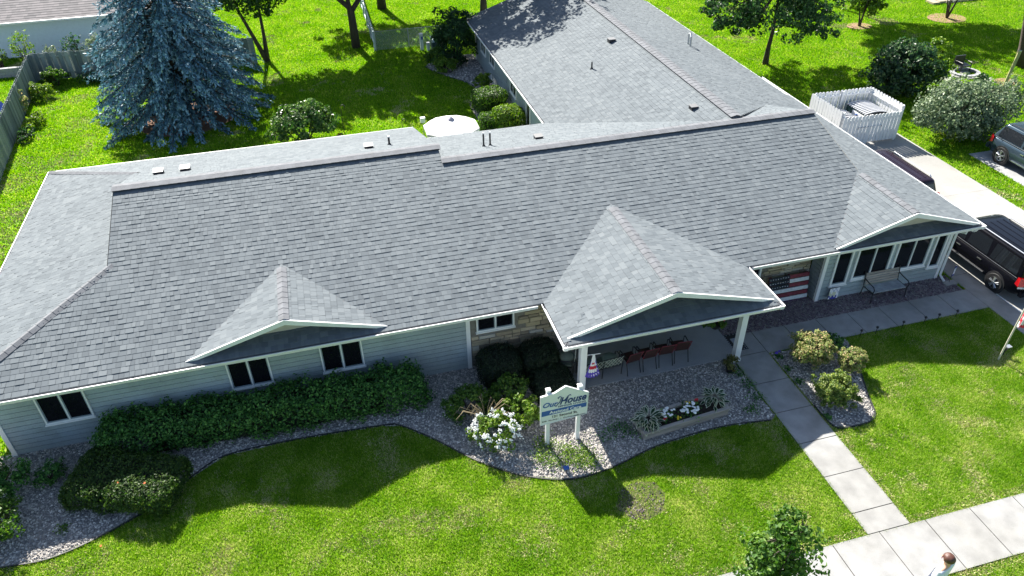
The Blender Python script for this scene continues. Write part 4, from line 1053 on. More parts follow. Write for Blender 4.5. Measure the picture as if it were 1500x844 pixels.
b.tube([(4.36, SY - .008, 1.78), (4.46, SY - .008, 1.83), (4.54, SY - .008, 1.95), (4.60, SY - .008, 1.985), (4.62, SY - .008, 1.95)], .012, 5)
b.build('swash', NAVY, sg)
text('SENIOR LIVING', 4.25, 5.07, 1.575, 1.635, SY - .004, NAVY, sg, 0, .014)
text('Assisted Care', 4.0, 4.94, 1.385, 1.49, SY - .008, FLAGW, sg, 0, .025)
text('121 Second St.', 4.09, 4.84, 1.21, 1.30, SY - .004, BLACK, sg, 0, .012)
text('608  92-7431  |  OurHouseSL.com', 3.79, 5.08, 1.08, 1.145, SY - .004, BLACK, sg, 0, .0)

# raised wooden planter
pa = R(5.0); pl = thing('planter_box', 'weathered wooden planter box of stacked boards on gravel', 'planter', (8.15, -3.46, 0), pa)
for z in (0, .15):
    for y in (-.31, .31):
        b = MB(); b.box(-1.43, 1.43, y - .03, y + .03, z + .004, z + .146); b.build('plank', WOOD_P, pl, world=False)
    for x in (-1.39, 1.39):
        b = MB(); b.box(x - .03, x + .03, -.278, .278, z + .004, z + .146); b.build('plank', WOOD_P, pl, world=False)
for y in (-.33, .33):
    b = MB(); b.box(-1.46, 1.46, y - .055, y + .055, .302, .33); b.build('rim_board', WOOD_P, pl, world=False)
for x in (-1.41, 1.41):
    b = MB(); b.box(x - .05, x + .05, -.272, .272, .303, .331); b.build('rim_board', WOOD_P, pl, world=False)
b = MB(); b.box(-1.36, 1.36, -.28, .28, .02, .24); b.build('soil', SOIL, pl, world=False)
def pw(x, y): return (8.15 + x * math.cos(pa) - y * math.sin(pa), -3.46 + x * math.sin(pa) + y * math.cos(pa))
lm = MB()
lm.cur = 0; lm.add([(0, 0, 0), (.035, .07, .02), (.06, .16, .035), (.03, .24, .03), (0, .30, 0), (-.03, .24, .03), (-.06, .16, .035), (-.035, .07, .02), (0, .15, .0)], [(0, 1, 8), (1, 2, 8), (2, 3, 8), (3, 4, 8), (4, 5, 8), (5, 6, 8), (6, 7, 8), (7, 0, 8)])
lm.cur = 1; lm.add([(0, .03, .006), (.022, .08, .022), (.040, .16, .034), (.018, .22, .03), (0, .265, .01), (-.018, .22, .03), (-.040, .16, .034), (-.022, .08, .022), (0, .15, .006)], [(0, 1, 8), (1, 2, 8), (2, 3, 8), (3, 4, 8), (4, 5, 8), (5, 6, 8), (6, 7, 8), (7, 0, 8)])
hl = lm.mesh('leaf', [CREAM, MATS['hosta_leaf_green']], fix=False)
def hosta(label, x, y, n, sc):
    t = thing('hosta', label, 'plant', (x, y, .26), 0, 'hostas in the planter box')
    for i in range(n):
        o = link('leaf', hl, t, world=False); a = random.uniform(0, 6.28); q = random.uniform(.15, 1)
        o.location = (math.cos(a) * .26 * q * sc, math.sin(a) * .22 * q * sc, .30 * (1 - q * q * .75) * sc)
        o.rotation_euler = (R(random.uniform(25, -45) * (.4 + q)), random.uniform(-.3, .3), a - math.pi / 2); o.scale = [sc * random.uniform(.75, 1.1)] * 3
hosta('cream edged hosta spilling over the left end of the planter', *pw(-1.15, .0), 62, 1.12); hosta('cream edged hosta at the right end of the planter', *pw(1.15, .08), 56, 1.0)
def flowers(label, x, y, m, n, r, z, size, name='petunia', leafm=L_HEDGE, group=None):
    t = thing(name, label, 'flower', (x, y, .25), 0, group)
    k = int(90 * r / .2); q = np.column_stack([rng.normal(0, r * .55, (k, 2)) + [x, y], rng.uniform(.26, z, k)]); leaf_obj('foliage', q, np.tile([0, 0, 1.0], (k, 1)), .08, leafm, t)
    for i in range(n):
        a = random.uniform(0, 6.28); rr = r * random.uniform(.2, 1) ** .6; b = MB(); cx, cy, cz = x + math.cos(a) * rr, y + math.sin(a) * rr * .75, z + random.uniform(-.04, .05)
        b.lathe([(.008, -.03), (size, .0), (size * .7, .012)], (cx, cy, cz), 7); b.build('blossom', m, t)
flowers('white petunias left of the middle of the planter', *pw(-.45, .06), PETAL, 26, .24, .44, .042, group='white petunias'); flowers('white petunias right of the middle of the planter', *pw(.28, -.03), PETAL, 36, .30, .42, .042, group='white petunias')
flowers('red flower low beside the left hosta', *pw(-.62, -.12), PETAL_R, 5, .06, .38, .035, 'red_flower'); flowers('red flower beside the right hosta at the back rim', *pw(.62, .2), PETAL_R, 5, .05, .42, .035, 'red_flower')
flowers('yellow flower at the front between the petunias', *pw(-.22, -.2), PETAL_Y, 4, .05, .38, .032, 'yellow_flower'); flowers('yellow flower behind the right petunias', *pw(.3, .2), PETAL_Y, 5, .07, .42, .032, 'yellow_flower')

# porch furniture, backs to the lawn
def chair(label, x, y, rz):
    t = thing('patio_chair', label, 'chair', (x, y, .062), rz, 'rust red patio chairs on the porch')
    b = MB(); b.add([(-.205, .05, .43), (.205, .05, .43), (.205, .50, .45), (-.205, .50, .45), (-.205, .05, .415), (.205, .05, .415), (.205, .50, .435), (-.205, .50, .435)], [(0, 1, 2, 3), (7, 6, 5, 4), (0, 4, 5, 1), (1, 5, 6, 2), (2, 6, 7, 3), (3, 7, 4, 0)]); b.build('seat', RUST, t, world=False)
    b = MB(); b.add([(-.205, .02, .46), (.205, .02, .46), (.215, -.13, .92), (-.215, -.13, .92), (-.205, .035, .46), (.205, .035, .46), (.215, -.115, .92), (-.215, -.115, .92)], [(3, 2, 1, 0), (4, 5, 6, 7), (0, 1, 5, 4), (1, 2, 6, 5), (2, 3, 7, 6), (3, 0, 4, 7)]); b.build('backrest', RUST, t, world=False)
    b = MB(); b.tube([(-.225, .05, .42), (-.235, -.14, .93), (.235, -.14, .93), (.225, .05, .42)], .016, 6); b.build('back_frame', DULLRED, t, world=False)
    for s in (-1, 1):
        b = MB(); b.tube([(s * .235, -.06, .68), (s * .255, .12, .66), (s * .255, .46, .65), (s * .245, .5, .60)], .018, 6); b.build('armrest', BLACK, t, world=False)
        b = MB(); b.tube([(s * .245, .5, .62), (s * .245, .52, 0)], .015, 6); b.build('leg', BLACK, t, world=False)
        b = MB(); b.tube([(s * .225, .05, .44), (s * .235, -.10, 0)], .015, 6); b.build('leg', BLACK, t, world=False)
for i, (x, q) in enumerate(((7.55, .12), (8.12, .05), (8.70, -.04), (9.27, -.1))):
    chair(['rust red patio chair next to the iron loveseat', 'second rust red patio chair from the iron loveseat', 'third rust red patio chair from the iron loveseat', 'rust red patio chair farthest from the loveseat'][i], x, -1.18 + .03 * i, q)
def iron_seat(name, label, x, y, w_, rz, n):
    t = thing(name, label, 'loveseat' if n > 1 else 'chair', (x, y, .062), rz)
    b = MB(); b.box(-w_ / 2 + .02, w_ / 2 - .02, .05, .52, .36, .385); b.build('seat', BLACK, t, world=False)
    b = MB()
    for i in range(n):
        x0, x1 = -w_ / 2 + w_ * i / n, -w_ / 2 + w_ * (i + 1) / n
        b.tube([(x0, .02, .0), (x0, .0, .4), (x0, -.08, .86), (x1, -.08, .86), (x1, .0, .4), (x1, .02, .0)], .017, 6)
        b.tube([(x0, .0, .45), (x1, .0, .45)], .012, 5)
    b.build('frame', BLACK, t, world=False)
    pale = MATS.get('lattice_iron') or mat('lattice_iron', (.42, .44, .36), .5)
    b = MB()
    for i in range(n):
        x0, x1 = -w_ / 2 + w_ * i / n + .02, -w_ / 2 + w_ * (i + 1) / n - .02
        for k in range(-2, 6):
            for s in (1, -1):
                a = [];
                for q in np.linspace(0, 1, 5):
                    xx = x0 + (x1 - x0) * ((k + 2 * q) / 5 if s > 0 else 1 - (k + 2 * q) / 5)
                    if x0 <= xx <= x1: a.append((xx, -.004 - .075 * q, .47 + .37 * q))
                if len(a) > 1: b.tube(a, .010, 4)
    tag(b.build('lattice', pale, t, world=False), kind='stuff')
    for i in range(n):
        x0, x1 = -w_ / 2 + w_ * i / n + .04, -w_ / 2 + w_ * (i + 1) / n - .04
        b = MB(); b.box(x0, x1, .06, .52, .392, .46); b.build('cushion', CUSHION, t, world=False)
        b = MB(); b.lathe([(.02, -.03), (.24, .03), (.27, .10), (.2, .17), (.03, .19)], ((x0 + x1) / 2, .24, .50), 10); b.build('pillow', CUSHION, t, smooth=True, world=False)
    for s in (-1, 1):
        b = MB(); b.tube([(s * w_ / 2, -.03, .62), (s * w_ / 2, .4, .64), (s * w_ / 2, .52, .55), (s * w_ / 2, .54, 0)], .018, 6); b.build('armrest', BLACK, t, world=False)
    return t
iron_seat('loveseat', 'black iron loveseat with lattice back and sage cushions on the porch', 6.50, -1.2, 1.36, .08, 2)
iron_seat('iron_chair', 'black iron chair mostly hidden behind the left porch post', 5.75, -.55, .62, 1.2, 1)

# bunting flag on the left post
t = thing('bunting_flag', 'stars and stripes bunting flag hanging from the left porch post', 'flag', (5.9, -1.72, 1.9))
b = MB(); b.tube([(5.70, -1.70, 1.70), (6.12, -1.78, 1.74)], .014, 6); b.build('bracket', WHITE, t)
b = MB(); NR, NA = 14, 18; vs = []
for i in range(NR + 1):
    for k in range(NA + 1):
        q = i / NR; a = (k / NA - .5) * 2 * math.pi * .27 * (.45 + .55 * q)
        rr = .08 + .90 * q
        vs.append((5.92 + math.sin(a) * (.07 + rr * .26), -1.75 - .035 * math.sin(k * 1.9) * q, 1.72 - q * .62 - .32 * math.cos(a) * q))
fs = []; ms = []
for i in range(NR):
    for k in range(NA):
        fs.append((i * (NA + 1) + k, i * (NA + 1) + k + 1, (i + 1) * (NA + 1) + k + 1, (i + 1) * (NA + 1) + k))
        q = i / NR
        c = 0 if q < .3 else (1 if q < .42 and 4 < k < 13 else (0 if q < .5 else (1 if q < .58 else (0 if q < .74 else 2))))
        if k in (0, 1, 16, 17) and q > .15: c = 2
        if c == 2 and (i == 12 or (k in (1, 16) and i % 3 == 0)) and (k % 3 == 1): c = 0
        ms.append(c)
b.add(vs, fs); b.m = ms
b.build('cloth', [FLAGW, RED, PURPLE], t, smooth=True, fix=False)

# hanging basket
t = thing('hanging_basket', 'hanging basket of red flowers at the right of the porch', 'flower basket', (10.45, -.9, 1.2))
b = MB(); b.lathe([(.08, 1.02), (.17, 1.12), (.2, 1.22)], (10.45, -.9, 0), 12); b.build('basket', BLACK, t)
b = MB(); b.tube([(10.45, -.9, 1.2), (10.45, -.9, 2.36)], .008, 4); b.build('chain', BLACK, t)
P, N = clump_points((10.45, -.9, 1.22), (.34, .3, .26), 900, 30, .1); leaf_obj('foliage', P, N, .08, L_MID, t)
for i in range(14):
    c = (10.45 + random.uniform(-.2, .25), -.9 + random.uniform(-.25, .1), 1.45 + random.uniform(-.06, .1)); b = MB(); b.ico(c, .045, (1, 1, .7), .2); b.build('blossom', PETAL_R, t)
# doormat
t = thing('doormat', 'black doormat with pale dotted border beside the right porch post', 'mat', (11.47, -.73, .04))
b = MB(); b.box(11.2, 11.74, -1.15, -.31, .0395, .054); b.build('mat', BLACK, t)
b = MB()
for i in range(9):
    for x in (11.25, 11.69): b.box(x - .018, x + .018, -1.11 + i * .095 - .018, -1.11 + i * .095 + .018, .0545, .057)
for i in range(3):
    for y in (-1.11, -.35): b.box(11.34 + i * .13 - .018, 11.34 + i * .13 + .018, y - .018, y + .018, .0545, .057)
b.box(11.37, 11.57, -.92, -.54, .0545, .057)
tag(b.build('pattern', mat('mat_print', (.3, .33, .38), .9), t), kind='stuff')
# small potted plant in front of the right post
t = thing('potted_plant', 'small brown potted plant on the gravel by the right porch post', 'plant', (10.6, -1.95, 0))
b = MB(); b.lathe([(.10, 0), (.14, .2), (.15, .22)], (10.6, -1.95, 0), 12); b.build('pot', BLACK, t)
P, N = clump_points((10.6, -1.95, .36), (.26, .24, .22), 700, 24, .09); leaf_obj('foliage', P, N, .07, leafmat('bronze_leaves', (.06, .06, .02), (.12, .14, .04), (.24, .22, .08)), t)

# pallet flag leaning on the stone wall
t = thing('pallet_flag', 'wooden pallet painted as a flag leaning on the stone wall', 'pallet', (14.38, .98, 0))
tilt = Matrix.Translation((0, .80, 0.02)) @ Matrix.Rotation(R(-11), 4, 'X')
rows = [('N', 'R'), ('N', 'W'), ('N', 'R'), ('W', 'W'), ('R', 'R'), ('W', 'W')]
pm = {'N': mat('worn_navy_paint', (.012, .018, .03), .8), 'R': DULLRED, 'W': mat('worn_white_paint', (.55, .58, .6), .8, var=.12, scale=12)}
for i, (l, r_) in enumerate(rows):
    z1 = 1.06 - i * .172; z0 = z1 - .14
    for (xa, xb, c) in ((13.58, 14.42, l), (14.423, 15.20, r_)):
        b = MB(); b.box(xa, xb, -.012, .012, z0, z1, tilt); s = b.build('slat', pm[c], t)
        if c == 'N':
            for k in range(8):
                q = MB(); x = xa + .07 + k * .1; zz = (z0 + z1) / 2 + random.uniform(-.012, .012); w_ = .018
                q.add([tilt @ Vector(v) for v in [(x - w_, -.014, zz), (x, -.014, zz - w_), (x + w_, -.014, zz), (x, -.014, zz + w_)]], [(0, 1, 2, 3)]); q.build('star', FLAGW, s)
for x in (13.66, 14.42, 15.12):
    b = MB(); b.box(x - .04, x + .04, .014, .09, 0, 1.06, tilt); b.build('rail', DULLRED, t)
b = MB(); b.box(13.58, 15.2, -.012, .012, -.01, .02, tilt); b.build('bottom_rail', mat('plum_paint', (.10, .03, .10), .8), t)  # strip coloured as the purple shadow below the slats

# little garden signs
def garden_flag(label, x, y, z0, w_, h, rz, cols):
    t = thing('garden_flag', label, 'garden flag', (x, y, 0), rz)
    b = MB(); b.tube([(-w_ / 2 - .02, 0, 0), (-w_ / 2 - .02, 0, z0 + h + .03), (w_ / 2, 0, z0 + h + .03)], .008, 5); b.build('stake', BLACK, t, world=False)
    b = MB(); n = 6; vs = []; fs = []; b.m = []
    for i in range(n + 1):
        for k in range(n + 1): vs.append((-w_ / 2 + w_ * k / n, .012 * math.sin(k * 1.3), z0 + h * i / n))
    for i in range(n):
        for k in range(n): fs.append((i * (n + 1) + k, i * (n + 1) + k + 1, (i + 1) * (n + 1) + k + 1, (i + 1) * (n + 1) + k))
    b.add(vs, fs); b.m = [cols[n - 1 - i][k] for i in range(n) for k in range(n)]
    b.build('cloth', [FLAGW, FLAGB, mat('pale_print', (.45, .48, .6), .8), MATS['cream_leaf_margin']], t, fix=False, world=False)
W0 = [[0, 2, 0, 2, 0, 0], [0, 0, 2, 0, 2, 0], [3, 0, 3, 3, 0, 2], [3, 3, 3, 3, 0, 0], [1, 3, 1, 3, 1, 0], [0, 1, 1, 1, 1, 0]]
W1 = [[1, 1, 1, 1, 1, 1], [1, 0, 2, 2, 0, 1], [1, 0, 0, 0, 0, 1], [1, 2, 0, 2, 0, 1], [1, 0, 0, 0, 0, 1], [1, 1, 1, 1, 1, 1]]
garden_flag('white garden flag with blue print beside the dark side wall', 15.95, .36, .14, .40, .48, 0, W0)
garden_flag('blue garden flag with white print at the right house corner', 20.95, .22, .28, .36, .42, .5, W1)
# splash block
b = MB(); b.box(20.55, 21.05, -.02, .22, .01, .07); tag(b.build('splash_block', CONC), 'pale concrete splash block under the right corner downspout', 'splash block')

# bench under the picture windows
t = thing('garden_bench', 'slatted bench with black iron ends under the picture windows', 'bench', (17.92, .2, 0))
GW = mat('grey_bench_slat', (.30, .33, .35), .8, var=.2, scale=5)
for i in range(5):
    b = MB(); b.box(17.24, 18.60, -.10 + i * .095, -.02 + i * .095, .43, .455); b.build('seat_slat', GW, t)
for i in range(5):
    b = MB(); b.box(17.24, 18.60, .39 + i * .022, .415 + i * .022, .50 + i * .09, .575 + i * .09); b.build('back_slat', WOOD_P, t)
for x in (17.2, 18.64):
    b = MB(); b.tube([(x, .50, .98), (x, .42, .50), (x, .40, .42), (x, -.10, .42), (x, -.13, 0)], .02, 6); b.tube([(x, .40, .44), (x, .46, 0)], .02, 6)
    b.tube([(x, .46, .74), (x, .2, .70), (x, -.06, .68), (x, -.14, .60), (x, -.10, .43)], .02, 6); b.build('iron_end', BLACK, t)

# stake lights
for i, x in enumerate((15.70, 16.32, 17.37, 18.26, 18.82, 19.57)):
    o = thing('path_light', ['first', 'second', 'third', 'fourth', 'fifth', 'sixth'][i] + ' black stake light from the island bed along the house walk', 'path light', (x, -1.62, 0), 0, 'stake lights along the walk')
    b = MB(); b.tube([(0, 0, 0), (0, 0, .26)], .012, 5); b.build('stake', BLACK, o, world=False)
    b = MB(); b.lathe([(.025, .25), (.045, .27), (.05, .30), (.03, .33)], (0, 0, 0), 8); b.build('head', BLACK, o, world=False)
t = thing('purple_ornament', 'tiny purple blue garden ornament at the corner of the two walks', 'ornament', (12.48, -1.66, 0))
b = MB(); b.ico((12.48, -1.66, .1), .07, (1.2, 1, 1), .2); b.ico((12.56, -1.66, .16), .05, (1, 1, 1), .2); b.build('bow', PURPLE, t)
b = MB(); b.tube([(12.5, -1.66, 0), (12.5, -1.66, .12)], .01, 4); b.build('stake', BLACK, t)
t = thing('sign_spotlight', 'small blue solar spotlight in the gravel below the sign', 'spotlight', (4.2, -4.42, 0))
b = MB(); b.tube([(4.2, -4.42, 0), (4.2, -4.42, .2)], .012, 5); b.build('stake', BLACK, t)
b = MB(); b.box(4.12, 4.27, -4.49, -4.36, .2, .23, None); b.build('solar_panel', BLUEBAND, t)

# flag pole with draped flag
t = thing('flag_pole', 'pale flag pole on the lawn at the right edge', 'flag pole', (19.32, -3.86, 0))
b = MB(); b.tube([(19.32, -3.86, 0), (19.40, -3.86, 3.3)], .028, 8); b.build('pole', mat('pale_pole', (.55, .52, .42), .5), t)
t = thing('national_flag', 'red and white striped flag hanging limp from the pole', 'flag', (19.5, -3.86, 2.9))
b = MB(); n, k_ = 16, 14; vs = []; fs = []; ms = []
for i in range(n + 1):
    for k in range(k_ + 1):
        q = i / n; a = k / k_
        vs.append((19.42 + (.03 + .30 * a) * (1 - .30 * q) + .03 * math.sin(a * 9 + q * 3), -3.88 - .10 * math.sin(a * 12 + q * 2) * (.4 + a), 3.1 - 1.75 * q - .35 * a * (1 - q)))
for i in range(n):
    for k in range(k_):
        fs.append((i * (k_ + 1) + k, i * (k_ + 1) + k + 1, (i + 1) * (k_ + 1) + k + 1, (i + 1) * (k_ + 1) + k))
        st = int((k * .75 + i * .42)) % 2
        ms.append(2 if (i < 6 and k < 6) else st)
b.add(vs, fs); b.m = ms; b.build('cloth', [RED, FLAGW, FLAGB], t, smooth=True, fix=False)
t = thing('solar_spotlight', 'black solar spotlight on the lawn beside the flag pole foot', 'spotlight', (19.62, -3.72, 0))
b = MB(); b.tube([(19.62, -3.72, 0), (19.62, -3.72, .22)], .018, 6); b.build('stake', BLACK, t)
b = MB(); b.lathe([(.05, .2), (.07, .26), (.05, .34)], (19.62, -3.72, 0), 8); b.build('lamp', BLACK, t)
b = MB(); b.box(19.63, 19.80, -3.78, -3.64, .34, .365); b.build('solar_panel', STEEL, t)

# a few fallen leaves
for x, y in ((-8.05, -3.5), (-7.6, -2.2), (-6.9, -2.4)):
    b = MB(); b.add([(x, y, .09), (x + .05, y + .015, .1), (x + .03, y + .06, .11), (x - .02, y + .045, .095)], [(0, 1, 2, 3)])
    tag(b.build('fallen_leaf', ORANGE), 'orange fallen leaf on the grass beside the left edging' if y < -3 else 'orange leaf lying on the clipped dark hedge', 'leaf')
bpy.data.objects['fallen_leaf.001'].location.z = .78; bpy.data.objects['fallen_leaf.002'].location.z = .78
bpy.data.objects['fallen_leaf.001']['label'] = 'orange leaf on the sunlit corner of the clipped dark hedge'
bpy.data.objects['fallen_leaf.002']['label'] = 'orange leaf at the shaded right end of the clipped dark hedge'

# ------------------------------------------------------------------ back garden
t = thing('patio_umbrella', 'white patio umbrella open behind the main roof', 'umbrella', (4.92, 14.5, 0))
c = Vector((4.92, 14.5, 0)); Ru = 1.32
rim = [c + Vector((math.cos(a) * Ru, math.sin(a) * Ru, 2.17)) for a in np.linspace(.39, .39 + 2 * math.pi, 9)[:-1]]
top = c + Vector((0, 0, 2.56))
for i in range(8):
    p, q = rim[i], rim[(i + 1) % 8]; mid = (p + q) / 2 + Vector((0, 0, .035)); tm = [top.lerp(v, .5) + Vector((0, 0, .03)) for v in (p, q)]
    b = MB(); b.add([top, tm[0], tm[1], p, mid, q, p - Vector((0, 0, .13)), mid - Vector((0, 0, .14)), q - Vector((0, 0, .13))], [(0, 1, 2), (1, 3, 4), (1, 4, 2), (2, 4, 5), (3, 6, 7, 4), (4, 7, 8, 5)]); b.build('canopy_panel', SHADECLOTH, t, fix=False)
    b = MB(); b.tube([top - Vector((0, 0, .04)), p - Vector((0, 0, .03))], .012, 4); b.build('rib', STEEL, t)
b = MB(); b.tube([c, top + Vector((0, 0, .06))], .022, 8); b.build('pole', STEEL, t)
b = MB(); b.lathe([(.17, 2.53), (.11, 2.60), (.03, 2.66)], (c.x, c.y, 0), 8); b.build('finial', mat('umbrella_vent', (.35, .33, .38), .7), t)
t = thing('feeder_post', 'slim white post with capped feeder left of the umbrella', 'bird feeder', (4.15, 18.4, 0))
b = MB(); b.tube([(4.15, 18.4, 0), (4.15, 18.4, .85)], .025, 6); b.build('post', STEEL, t); b = MB(); b.box(4.03, 4.27, 18.3, 18.5, .85, 1.1); b.build('feeder', WHITE, t)
def hook(label, x, y, h):
    t = thing('shepherd_hook', label, 'garden hook', (x, y, 0)); b = MB(); b.tube([(x, y, 0), (x, y, h), (x + .04, y, h + .12), (x + .14, y, h + .16), (x + .22, y, h + .08), (x + .2, y, h)], .018, 5); b.build('rod', BLACK, t)
hook('tall black shepherd hook right of the glossy shrub', .2, 19.9, 1.5); hook('short black hook on the lawn left of the umbrella', 3.1, 18.6, .9)

def picket_fence(name, label, p0, p1, h, step, wid, m, rail=True, z0=.03, top='dog', doubled=False, thick=.02, cat='fence', posts=2.4, jitter=.02, group=None, post_h=None):
    t = thing(name, label, cat, (*p0, 0), 0, group)
    p0, p1 = Vector((*p0, 0)), Vector((*p1, 0)); d = (p1 - p0).normalized(); L = (p1 - p0).length; nrm = Vector((-d.y, d.x, 0))
    Mx = Matrix(((d.x, nrm.x, 0, p0.x), (d.y, nrm.y, 0, p0.y), (0, 0, 1, 0), (0, 0, 0, 1)))
    w2 = wid / 2
    if top == 'round': poly = [(-w2, z0), (w2, z0), (w2, h - w2 * .8), (w2 * .75, h - w2 * .3), (0, h), (-w2 * .75, h - w2 * .3), (-w2, h - w2 * .8)]
    else: poly = [(-w2, z0), (w2, z0), (w2, h - .06), (w2 * .5, h), (-w2 * .5, h), (-w2, h - .06)]
    n = len(poly); b = MB(); b.add([(x, -thick / 2, z) for x, z in poly] + [(x, thick / 2, z) for x, z in poly], [tuple(range(n)), tuple(range(2 * n - 1, n - 1, -1))] + [(i, (i + 1) % n, n + (i + 1) % n, n + i) for i in range(n)])
    me = b.mesh('picket', m)
    k = int(L / step)
    for i in range(k + 1):
        for off, lay in ((0, -.045), (.5, .045)) if doubled else ((0, -.04),):
            x = (i + off) * step
            if x > L: continue
            o = link('picket', me, t); q = Mx @ Matrix.Translation((x, lay, random.uniform(-jitter, jitter))) @ Matrix.Rotation(random.uniform(-jitter, jitter), 4, 'Y')
            o.matrix_parent_inverse = Matrix(); o.matrix_basis = Matrix.Translation(-t.location) @ q
    for z in (h * .22, h * .85):
        b = MB(); b.box(-.02, L + .02, -.028, .028, z - .04, z + .04, Mx); b.build('rail', m, t)
    k = max(1, int(round(L / posts)))
    for i in range(k + 1):
        b = MB(); x = L * i / k; b.box(x - .045, x + .045, -.026, .075, 0, post_h or h - .05, Mx); b.build('fence_post', m, t)
    return t
picket_fence('wooden_fence', 'long weathered grey fence along the left edge of the back lawn', (-15.95, 18.5), (-17.3, 33.2), 1.65, .25, .19, WOOD_G, doubled=True)
picket_fence('wooden_fence', 'weathered shadowbox fence across the back left corner behind the spruce', (-17.2, 33.3), (-4.25, 32.4), 1.68, .34, .21, WOOD_G, doubled=True)
# chain link fence
t = thing('chain_link_fence', 'low chain link fence across the shaded back lawn', 'fence', (3.4, 32.5, 0))
for x in (3.4, 5.6, 7.8):
    b = MB(); b.tube([(x, 32.5, 0), (x, 32.5, 1.3)], .035, 6); b.build('fence_post', STEEL, t)
b = MB(); b.tube([(3.4, 32.5, 1.27), (7.8, 32.5, 1.27)], .022, 6); b.build('rail', STEEL, t)
b = MB()
for i in range(-14, 50):
    for s in (1, -1):
        x0 = 3.4 + i * .09; x1 = x0 + s * 1.2; a = max(3.4, min(7.8, x0)); c_ = max(3.4, min(7.8, x1))
        if a != c_: b.tube([(a, 32.5, .05 + 1.2 * abs(a - x0) / 1.2), (c_, 32.5, .05 + 1.2 * abs(c_ - x0) / 1.2)], .005, 3, cap=False)
tag(b.build('wire_mesh', STEEL, t), kind='stuff')
picket_fence('board_fence', 'pale grey board fence running away from the chain link corner', (3.35, 32.6), (3.6, 48.0), 1.3, .2, .17, mat('pale_grey_boards', (.42, .5, .55), .7, var=.1), cat='fence')
# utility boxes
t = thing('utility_pedestal', 'tall pale green utility pedestal in front of the chain link fence', 'utility box', (6.35, 31.8, 0)); b = MB(); b.box(6.25, 6.45, 31.7, 31.9, 0, 1.05); b.build('case', mat('pale_utility', (.5, .58, .55), .5), t); b = MB(); b.box(6.235, 6.465, 31.69, 31.91, 1.05, 1.09); b.build('cap', FLAGW, t); b = MB(); b.box(6.33, 6.44, 31.69, 31.698, .72, .92); b.build('label_plate', FLAGB, t)
t = thing('utility_pedestal', 'short pale utility pedestal beside the dark green transformer box', 'utility box', (6.72, 31.5, 0)); b = MB(); b.box(6.63, 6.82, 31.4, 31.58, 0, .55); b.build('case', MATS['pale_utility'], t); b = MB(); b.box(6.62, 6.83, 31.39, 31.59, .55, .58); b.build('cap', FLAGW, t)
t = thing('transformer_box', 'dark green transformer box with pale lid and warning label', 'utility box', (7.3, 31.3, 0)); DG = mat('dark_green_metal', (.02, .06, .06), .5)
b = MB(); b.box(6.92, 7.75, 30.9, 31.7, 0, .72); b.build('case', DG, t); b = MB(); b.add([(6.89, 30.86, .72), (7.78, 30.86, .72), (7.78, 31.74, .86), (6.89, 31.74, .86), (6.89, 30.86, .76), (7.78, 30.86, .76), (7.78, 31.74, .9), (6.89, 31.74, .9)], [(3, 2, 1, 0), (4, 5, 6, 7), (0, 1, 5, 4), (1, 2, 6, 5), (2, 3, 7, 6), (3, 0, 4, 7)]); b.build('lid', mat('pale_green_metal', (.35, .5, .48), .5), t)
b = MB(); b.box(7.3, 7.58, 30.885, 30.896, .35, .58); b.build('warning_label', FLAGW, t)

# neighbour house, top left
nh = thing('neighbour_house', 'pale blue sided neighbouring house with grey roof beyond the fence', 'house', (-20, 40, 0))
b = MB(); b.box(-34, -8.0, 38.32, 46, 0, 2.5); nw = b.build('wall', NSIDING, nh)
c = MB(); c.add([(-34, 38.30, 0), (-8.0, 38.30, 0), (-34, 38.275, 0), (-8.0, 38.275, 0), (-34, 38.298, .19), (-8.0, 38.298, .19)], [(0, 1, 3, 2), (2, 3, 5, 4), (0, 2, 4), (1, 5, 3)]); me = c.mesh('siding_board', NSIDING)
for i in range(13): o = link('siding_board', me, nw); o.location.z = .05 + i * .18
NROOF = ramp_mat('pinkish_grey_shingle', [(0, (.12, .115, .12)), (1, (.19, .175, .18))], .9)
b = MB(); b.add([(-34.5, 37.75, 2.42), (-7.6, 37.75, 2.42), (-7.6, 46, 4.9), (-34.5, 46, 4.9), (-34.5, 37.75, 2.36), (-7.6, 37.75, 2.36), (-7.6, 46, 4.84), (-34.5, 46, 4.84)], [(0, 1, 2, 3), (7, 6, 5, 4), (0, 4, 5, 1), (1, 5, 6, 2), (2, 6, 7, 3), (3, 7, 4, 0)]); rf = b.build('roof', UNDER, nh)
V = []; rr = []
for i in range(30):
    y0 = 37.75 + i * .27; x = -34.5
    while x < -7.7:
        w_ = random.uniform(.25, .4); x1 = min(x + w_, -7.6); z0 = 2.42 + (y0 - 37.75) * .3006; z1 = z0 + .3 * .3006
        V += [(x, y0, z0 + .02), (x1, y0, z0 + .02), (x1, y0 + .3, z1 + .004), (x, y0 + .3, z1 + .004)]; rr.append(random.random()); x = x1
V = np.array(V); tag(link('shingles', np_mesh('shingles', V, np.arange(len(V)).reshape(-1, 4), NROOF, rr), nh), kind='stuff')
b = MB(); b.box(-34.5, -7.6, 37.62, 37.74, 2.3, 2.42); b.build('gutter', WHITE, nh)
